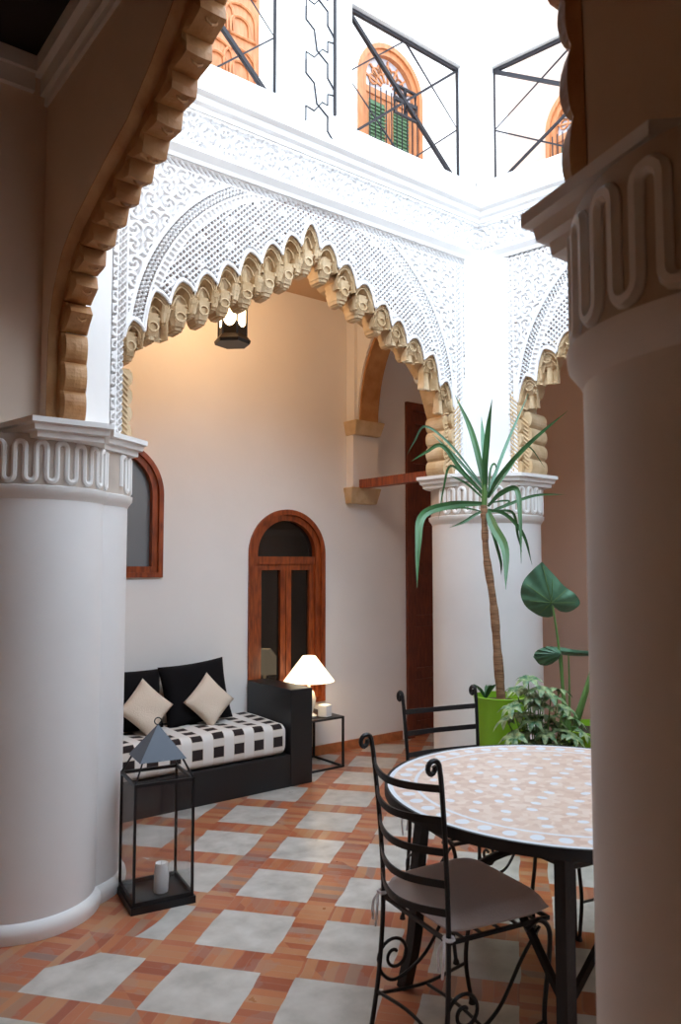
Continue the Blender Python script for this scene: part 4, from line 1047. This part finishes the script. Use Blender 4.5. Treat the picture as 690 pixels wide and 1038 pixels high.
o = cn.build('candle', 'wax', None, True); o.location = (1.575, 3.31, 0.031); tag(o, 'half-burnt white candle standing inside the glass floor lantern', 'candle')

# ------------------------------------------------------------------ round mosaic table
TX, TY = 2.24, 1.63
tb = thing('mosaic_table', 'round mosaic-topped table on black iron legs at the right', 'table', (TX, TY, 0))
b = MB(); b.lathe([(0, 0.722), (0.592, 0.722), (0.592, 0.75), (0, 0.75)], n=96); b.build('mosaic_top', 'mosaic', tb)
b = MB(); b.lathe([(0.592, 0.719), (0.602, 0.719), (0.602, 0.751), (0.592, 0.751), (0.592, 0.719)], n=96); b.lathe([(0.44, 0.712), (0.56, 0.712), (0.56, 0.722), (0.44, 0.722), (0.44, 0.712)], n=64)
b.build('iron_rim', 'iron', tb, True)
LA = [R(-144), R(123), R(34), R(-56)]
for a in LA:
    ux, uy = cos(a), sin(a); b = MB()
    b.tube(spline([(0.47 * ux, 0.47 * uy, 0.71), (0.50 * ux, 0.50 * uy, 0.45), (0.515 * ux, 0.515 * uy, 0.2), (0.555 * ux, 0.555 * uy, 0.0)], 6), 0.029, 4, flat=0.9)
    b.build('leg', 'iron', tb)
for i in range(4):
    a0, a1 = LA[i], LA[(i + 3) % 4]
    p0 = Vector((0.51 * cos(a0), 0.51 * sin(a0), 0)); p1 = Vector((0.51 * cos(a1), 0.51 * sin(a1), 0)); pts = []
    for k in range(17):
        t = k / 16; p = p0.lerp(p1, t); pts.append((p.x * (1 - 0.25 * sin(pi * t)), p.y * (1 - 0.25 * sin(pi * t)), 0.30 + 0.15 * sin(pi * t)))
    b = MB(); b.tube(pts, 0.015, 6); b.build('arched_stretcher', 'iron', tb, True)
for a in LA:
    ux, uy = cos(a), sin(a); b = MB()
    b.tube([((0.5 - 0.17 * sin(t * pi / 2)) * ux, (0.5 - 0.17 * sin(t * pi / 2)) * uy, 0.56 + 0.15 * (1 - cos(t * pi / 2))) for t in np.linspace(0, 1, 8)], 0.009, 6); b.build('bracket', 'iron', tb, True)

# ------------------------------------------------------------------ wrought iron chair
def spiral(cx, cz, r0, turns, y, a0, sgn=1, n=26, inner=0.15):
    return [(cx + r0 * (1 - (1 - inner) * k / n) * cos(a0 + sgn * turns * 2 * pi * k / n), y, cz + r0 * (1 - (1 - inner) * k / n) * sin(a0 + sgn * turns * 2 * pi * k / n)) for k in range(n + 1)]
def make_chair(label, group):
    t = thing('iron_chair', label, 'chair', (0, 0, 0), 0, group); W = 0.18; SH = 0.435
    for s_ in (-1, 1):
        b = MB(); x = s_ * W
        main = spline([(x * 1.06, -0.215, 0.0), (x * 1.02, -0.185, 0.2), (x * 0.98, -0.172, SH), (x * 1.0, -0.180, 0.65), (x * 1.04, -0.198, 0.86), (x * 1.05, -0.207, 0.925)], 6)
        # finial: small scroll rolling outwards/backwards
        top = main[-1]
        fin = [Vector((top.x, top.y - 0.020 + 0.020 * cos(a) , top.z + 0.022 * sin(a))) for a in np.linspace(0, pi * 1.0, 9)][1:]
        fin += [Vector((top.x, top.y - 0.040 + 0.012 - 0.012 * cos(a), top.z - 0.014 * sin(a))) for a in np.linspace(0, pi * 1.2, 8)][1:]
        b.tube(main + fin, 0.0078, 7); b.lathe([(0, 0), (0.013, 0), (0.010, 0.014), (0.006, 0.018)], main[0].x, main[0].y, 0, 10)
        lg = b.build('rear_leg_and_post', 'iron', t, True)
    for k, z in enumerate((0.865, 0.775, 0.685, 0.595, 0.515)):
        b = MB(); yb = interp(z, [0.43, 0.65, 0.86], [-0.172, -0.180, -0.198]); A = []
        wv = W * interp(z, [0.43, 0.65, 0.86], [0.98, 1.0, 1.04])
        for (dy, dz) in ((-0.003, -0.0105), (0.003, -0.0105), (0.003, 0.0105), (-0.003, 0.0105)):
            A.append([(lerp(-wv, wv, j / 16), yb - 0.060 * sin(pi * j / 16) + dy, z + dz - 0.012 * sin(pi * j / 16)) for j in range(17)])
        for q in range(4): b.strip(A[q], A[(q + 1) % 4])
        b.build('back_slat', 'iron', t, True)
    b = MB(); fr = [(-W, -0.172, SH), (W, -0.172, SH), (W * 1.06, 0.185, SH), (-W * 1.06, 0.185, SH)]; b.tube(fr, 0.0085, 4, closed=True)
    for k in range(5): yy = -0.12 + k * 0.065; b.tube([(-W * 1.02, yy, SH), (W * 1.02, yy, SH)], 0.005, 4)
    b.build('seat_frame', 'iron', t)
    for s_ in (-1, 1):
        b = MB(); x = s_ * W * 1.06
        b.tube(spline([(x * 0.98, 0.10, SH - 0.02), (x, 0.15, SH - 0.0), (x, 0.19, SH - 0.04), (x, 0.185, 0.30), (x, 0.165, 0.15), (x, 0.19, 0.0)], 6), 0.0078, 7)
        b.lathe([(0, 0), (0.013, 0), (0.010, 0.014), (0.006, 0.018)], x, 0.19, 0, 10)
        b.build('front_leg', 'iron', t, True)
        # side scroll: rises from the rear leg as a spiral, sweeps forward up to the seat front
        b = MB(); cy, cz = -0.125, 0.235; sp = [Vector((x * 0.97, cy + p[0], cz + p[2])) for p in spiral(0, 0, 0.062, 1.35, 0, R(180), -1, 30, 0.22)]
        b.tube(sp, 0.0058, 6); b.tube(spline([(x * 0.97, cy - 0.062, cz), (x * 0.97, cy - 0.045, cz - 0.05), (x * 0.97, cy + 0.01, cz - 0.075), (x * 0.97, cy + 0.12, cz - 0.02), (x * 0.97, cy + 0.21, cz + 0.10), (x * 0.98, 0.155, SH - 0.02)], 6), 0.0058, 6)
        b.build('side_scroll', 'iron', t, True)
        b = MB(); b.tube(spline([(x * 0.97, -0.187, 0.13), (x, 0.0, 0.115), (x, 0.165, 0.14)], 6), 0.0055, 6); b.build('side_stretcher', 'iron', t, True)
    b = MB(); b.tube(spline([(-W, -0.0, 0.115), (0, 0.0, 0.13), (W, 0.0, 0.115)], 6), 0.0055, 6); b.tube(spline([(-W * 1.03, -0.192, 0.14), (0, -0.18, 0.155), (W * 1.03, -0.192, 0.14)], 6), 0.0055, 6)
    b.build('cross_stretcher', 'iron', t, True)
    # cushion
    N = 20; b = MB(); vs = [[], []]
    for s_ in (0, 1):
        for j in range(N + 1):
            for i in range(N + 1):
                u, v = -1 + 2 * i / N, -1 + 2 * j / N
                px_ = lerp(0.188, 0.208, (v + 1) / 2) * u * (1 - 0.06 * v ** 4); py_ = 0.012 + 0.188 * v * (1 - 0.06 * u ** 4)
                e_ = (max(0, (1 - abs(u) ** 7) * (1 - abs(v) ** 7))) ** 0.5
                z = SH + 0.009 + (0.024 + 0.040 * e_ + 0.004 * (1 - u * u) * (1 - v * v) if s_ else 0.024 - 0.024 * e_)
                vs[s_].append((px_, py_, z))
    n = N + 1; fs = []
    for s_ in (0, 1):
        for j in range(N):
            for i in range(N):
                o_ = s_ * n * n; q = (o_ + j * n + i, o_ + (j + 1) * n + i, o_ + (j + 1) * n + i + 1, o_ + j * n + i + 1); fs.append(q if s_ == 0 else q[::-1])
    b.add(vs[0] + vs[1], fs); cu = b.build('seat_cushion', 'seat_cloth', t, True)
    for s_ in (-1, 1):
        b = MB(); x = s_ * W
        b.tube([(x + 0.014 * cos(a), -0.174 + 0.014 * sin(a), SH + 0.012) for a in np.linspace(0, 2 * pi, 9)[:-1]], 0.006, 5, closed=True)
        b.tube(spline([(x, -0.190, SH + 0.01), (x + 0.018, -0.204, SH - 0.02), (x + 0.012, -0.206, SH - 0.085)], 5), 0.004, 5)
        b.tube(spline([(x, -0.190, SH + 0.01), (x - 0.012, -0.202, SH - 0.02), (x - 0.006, -0.206, SH - 0.07)], 5), 0.004, 5)
        b.build('ribbon_tie', 'white_cloth', cu, True)
    return t
G = 'iron chairs round the mosaic table'
ch = make_chair('black iron chair with taupe cushion in front, at the near left of the table', G)
ch.location = (1.830, 1.722, 0); ch.rotation_euler = (0, 0, R(-100))
c2 = copy_tree(ch); c2['label'] = 'black iron chair on the far side of the table, in front of the far column'
c2.location = (2.43, 2.235, 0); c2.rotation_euler = (0, 0, R(180 - 13))
c3 = copy_tree(ch); c3['label'] = 'black iron chair mostly hidden behind the right column, one curved leg showing'
c3.location = (2.93, 1.745, 0); c3.rotation_euler = (0, 0, R(97))

# ------------------------------------------------------------------ plants
FWD = Vector((sin(R(38.2)), cos(R(38.2)), 0)); RGT = Vector((cos(R(38.2)), -sin(R(38.2)), 0))
def at(px, py, depth):
    """point of the room seen at photo pixel (px,py) at this distance along the view"""
    a = (px - 345) / 780; b_ = (519 - py) / 780
    d = RGT * a + FWD * (cos(PITCH) - b_ * sin(PITCH)) + Vector((0, 0, sin(PITCH) + b_ * cos(PITCH)))
    return Vector((0, 0, 1.5)) + d * (depth / (cos(PITCH) - b_ * sin(PITCH)))
def blade(mb, pts, w, fold=0.25, side=None, tip=0.05):
    P = spline(pts, 6); n = len(P); L = []; C_ = []; Rr = []
    for i, p in enumerate(P):
        t = (P[min(i + 1, n - 1)] - P[max(i - 1, 0)]).normalized(); vd = (p - Vector((0, 0, 1.5))).normalized()
        s_ = side if side is not None else t.cross(vd)
        s_ = (s_ - t * s_.dot(t)); s_ = s_.normalized() if s_.length > 1e-4 else Vector((1, 0, 0)); nn = s_.cross(t)
        u = i / (n - 1); ww = w / 2 * (min(1, 0.45 + u * 2.2) if u < 0.25 else 1) * (1 if u < 0.55 else max(tip, 1 - ((u - 0.55) / 0.45) ** 1.6))
        L.append(p - s_ * ww); C_.append(p + nn * ww * fold); Rr.append(p + s_ * ww)
    mb.strip(L, C_); mb.strip(C_, Rr)
def pot(name, label, loc, r0, r1, h, lip=0.012):
    t = thing(name, label, 'potted plant', loc)
    b = MB(); b.lathe([(0, 0), (r0, 0), (lerp(r0, r1, 0.5), h * 0.5), (r1, h - 0.02), (r1 + 0.006, h), (r1 - 0.006, h + 0.002), (r1 - lip, h - 0.03), (r1 - lip - 0.01, h - 0.06)], n=48); b.build('pot', 'pot_green', t, True)
    b = MB(); b.lathe([(r1 - lip, h - 0.035), (r1 * 0.5, h - 0.03), (0, h - 0.028)], n=32); b.build('soil', 'soil', t, True)
    return t
D0 = 4.52
pc = at(507, 705, D0)
yu = pot('potted_yucca', 'tall palm-like plant with a bare ringed trunk in a lime green pot', (pc.x, pc.y, 0), 0.118, 0.150, pc.z)
b = MB(); b.tube(spline([at(508, 712, D0), at(504, 660, D0), at(500, 612, D0), at(493, 565, D0), at(491, 535, D0), at(490, 512, D0)], 8),
       lambda t: lerp(0.028, 0.019, min(1, t * 1.3)) + 0.0018 * (1 if int(t * 90) % 2 else -1), 12)
b.build('trunk', 'trunk', yu, rel=True)
b = MB(); b.tube([at(490, 524, D0), at(491, 500, D0), at(491, 485, D0)], 0.017, 8); b.build('crown_shoot', 'stem', yu, True, rel=True)
def cp(lst, d1_): # crop coords (from the 200x220 window) to points, depth easing to D0+d1_
    n = len(lst); return [at(400 + x / 3.45, 380 + y_ / 3.45, D0 + d1_ * (k / (n - 1)) ** 1.2) for k, (x, y_) in enumerate(lst)]
leaves = [([(322, 430), (300, 320), (265, 190), (210, 70)], 0.2, .060, 0), ([(318, 430), (315, 330), (325, 200), (340, 85)], -0.15, .058, 0),
          ([(316, 400), (314, 300), (308, 220), (303, 147)], 0.30, .050, 1), ([(325, 420), (350, 350), (400, 220), (468, 65)], 0.35, .034, 1),
          ([(325, 430), (370, 350), (470, 240), (605, 125)], -0.30, .045, 0), ([(330, 430), (400, 330), (462, 250), (525, 325)], 0.25, .020, 0),
          ([(330, 480), (380, 460), (490, 422), (600, 418)], 0.15, .030, 0), ([(325, 460), (370, 415), (425, 400), (438, 500), (442, 660)], -0.25, .050, 0),
          ([(325, 470), (390, 490), (450, 560), (480, 665)], 0.10, .036, 0), ([(322, 470), (345, 530), (385, 610), (388, 750)], -0.35, .068, 0),
          ([(318, 470), (280, 490), (240, 515), (190, 535)], -0.10, .030, 0), ([(318, 450), (200, 455), (100, 490), (82, 590), (78, 745)], -0.30, .062, 0),
          ([(316, 480), (240, 465), (170, 470), (118, 466)], 0.2, .018, 0), ([(316, 440), (250, 380), (188, 350)], 0.0, .022, 0),
          ([(316, 430), (260, 370), (195, 318), (170, 400), (153, 505)], 0.1, .024, 0), ([(318, 410), (225, 300), (130, 205)], 0.25, .030, 1),
          ([(316, 420), (230, 330), (165, 248), (110, 270), (58, 302)], 0.05, .040, 0), ([(316, 400), (200, 250), (108, 180), (70, 230), (40, 285)], 0.3, .024, 1),
          ([(325, 450), (380, 440), (400, 445), (350, 470)], 0.0, .018, 0), ([(325, 430), (335, 330), (350, 312), (356, 335)], 0.1, .022, 0),
          ([(325, 480), (410, 480), (430, 560), (445, 620)], 0.2, .026, 0), ([(322, 490), (345, 560), (370, 650), (372, 700)], 0.15, .030, 0)]
for pts, dd, w_, k in leaves:
    b = MB(); blade(b, cp(pts, dd), w_ * (0.75 if w_ > 0.061 else 0.60)); b.build('long_leaf', 'leaf_pale' if k else 'leaf', yu, True, rel=True)
b = MB()
for k in range(9):
    a = k * 2.2; base = at(492, 708, D0 - 0.03); blade(b, [base, base + Vector((0.03 * cos(a), 0.03 * sin(a), 0.05)), base + Vector((0.07 * cos(a), 0.07 * sin(a), 0.07 + 0.01 * (k % 3)))], 0.016)
b.build('small_rosette', 'leaf', yu, True, rel=True)

def heart(mb, O, A, B, outline, cup=0.04, nrm=None):
    """leaf blade: outline in (a,b) units round O spanned by vectors A,B"""
    nn = A.cross(B).normalized(); n = len(outline); rings = []
    for s_ in (0.0, 0.35, 0.7, 1.0):
        rings.append([O + A * (x * s_) + B * (y_ * s_) + nn * (cup * (s_ ** 2) * (0.6 + 0.25 * sin(k * 1.9))) for k, (x, y_) in enumerate(outline)])
    for r0, r1 in zip(rings[:-1], rings[1:]): mb.strip(r0 + [r0[0]], r1 + [r1[0]])
D1 = 4.42
pq = at(606, 737, D1)
el = pot('potted_elephant_ear', 'elephant-ear plant with big heart-shaped leaf in a low lime green pot', (pq.x, pq.y, 0), 0.16, 0.215, pq.z)
def pxleaf(name, pts, cpt, d, tilt=0.0, veins=None):
    b = MB(); O = at(*cpt, d); ring = [at(x, y_, d + tilt * (y_ - cpt[1]) / 60) for x, y_ in pts]; ring = [p for p in spline(ring + [ring[0]], 4)][:-1]
    vd = (O - Vector((0, 0, 1.5))).normalized(); n = len(ring); rows = []
    for s_ in (0.02, 0.25, 0.5, 0.75, 1.0): rows.append([O.lerp(p, s_) + vd * (0.05 * s_ * s_ * (1 + 0.22 * sin(2 * pi * k / n * 11))) for k, p in enumerate(ring)])
    for r0, r1 in zip(rows[:-1], rows[1:]): b.strip(r0 + [r0[0]], r1 + [r1[0]])
    b.add(rows[0], [tuple(range(n))])
    lf = b.build(name, 'leaf_pale', el, True, rel=True)
    v = MB()
    for x, y_ in veins or []: v.tube([O - vd * 0.004, O.lerp(at(x, y_, d + tilt * (y_ - cpt[1]) / 60), 0.55) + vd * 0.010, O.lerp(at(x, y_, d + tilt * (y_ - cpt[1]) / 60), 0.9) + vd * 0.035], 0.0022, 5)
    if veins:
        v.build('veins', 'stem', el, True, rel=True)
pxleaf('heart_leaf', [(549, 569), (541, 576), (531, 587), (527, 600), (530, 611), (536, 618), (548, 625), (560, 625), (561, 616), (568, 620), (578, 620), (588, 612), (583, 602), (572, 594), (562, 583)], (559, 611), D1, 0.12,
       [(549, 570), (530, 590), (529, 608), (545, 623), (586, 611), (575, 597), (560, 584)])
pxleaf('heart_leaf', [(540, 666), (543, 660), (552, 656), (563, 657), (569, 662), (566, 668), (557, 674), (547, 674)], (568, 663), D1 - 0.05, 0.1)
pxleaf('heart_leaf', [(552, 655), (568, 656), (585, 659), (600, 660), (612, 663), (600, 665), (580, 665), (562, 662)], (570, 661), D1 + 0.05, 0.3)
pxleaf('heart_leaf', [(598, 664), (612, 655), (628, 660), (630, 672), (616, 680), (602, 676)], (603, 668), D1, 0.2)
for pts, r_ in (([at(572, 738, D1), at(570, 700, D1), at(566, 655, D1), at(560, 614, D1)], 0.007), ([at(576, 738, D1), at(571, 700, D1), at(569, 664, D1)], 0.006), ([at(580, 742, D1 + .03), at(590, 712, D1), at(603, 670, D1)], 0.016),
                ([at(570, 740, D1), at(572, 715, D1)], 0.018), ([at(577, 740, D1), at(577, 700, D1), at(576, 664, D1)], 0.005)):
    b = MB(); b.tube(spline(pts, 6), lambda t, r_=r_: r_ * (1.5 - 0.7 * t), 8); b.build('leaf_stalk', 'stem', el, True, rel=True)

D2 = 4.12
pv = at(548, 812, D2)
vg = pot('potted_umbrella_plant', 'bushy small variegated plant between the two larger green pots', (pv.x, pv.y, 0), 0.075, 0.10, 0.34)
rnd = random.Random(11); st_ = MB(); lf = MB()
heads = [(524, 700), (535, 690), (549, 700), (519, 718), (531, 712), (545, 716), (558, 708), (566, 701), (571, 719), (556, 728), (540, 732), (526, 741), (552, 745), (568, 742), (580, 748), (583, 733), (560, 756), (538, 753), (514, 730), (575, 757), (530, 760), (550, 765), (545, 740), (562, 734), (541, 708), (527, 726), (550, 718), (573, 728), (536, 744), (560, 738), (585, 757), (521, 748), (556, 752), (544, 757), (575, 745), (533, 702), (548, 728), (566, 762), (590, 745)]
for k, (x, y_) in enumerate(heads):
    c_ = at(x, y_, D2 + rnd.uniform(-0.12, 0.12)); base = Vector((pv.x, pv.y, 0.33)) + Vector((rnd.uniform(-.03, .03), rnd.uniform(-.03, .03), 0))
    st_.tube(spline([base, base.lerp(c_, 0.5) + Vector((0, 0, -0.02)), c_], 4), 0.0035, 5)
    up = (c_ - base).normalized(); s1 = up.orthogonal().normalized(); s2 = up.cross(s1); n = rnd.choice((7, 8))
    for j in range(n):
        a = 2 * pi * j / n + k; d_ = s1 * cos(a) + s2 * sin(a); L = rnd.uniform(0.06, 0.095)
        blade(lf, [c_, c_ + d_ * L * 0.5 + up * 0.012, c_ + d_ * L - Vector((0, 0, 0.015))], 0.034, 0.2, side=d_.cross(up), tip=0.1)
st_.build('stems', 'stem', vg, True, rel=True); lf.build('foliage', 'leaf_var', vg, True, rel=True)

for o in bpy.data.objects:
    if '_o' in o: del o['_o']
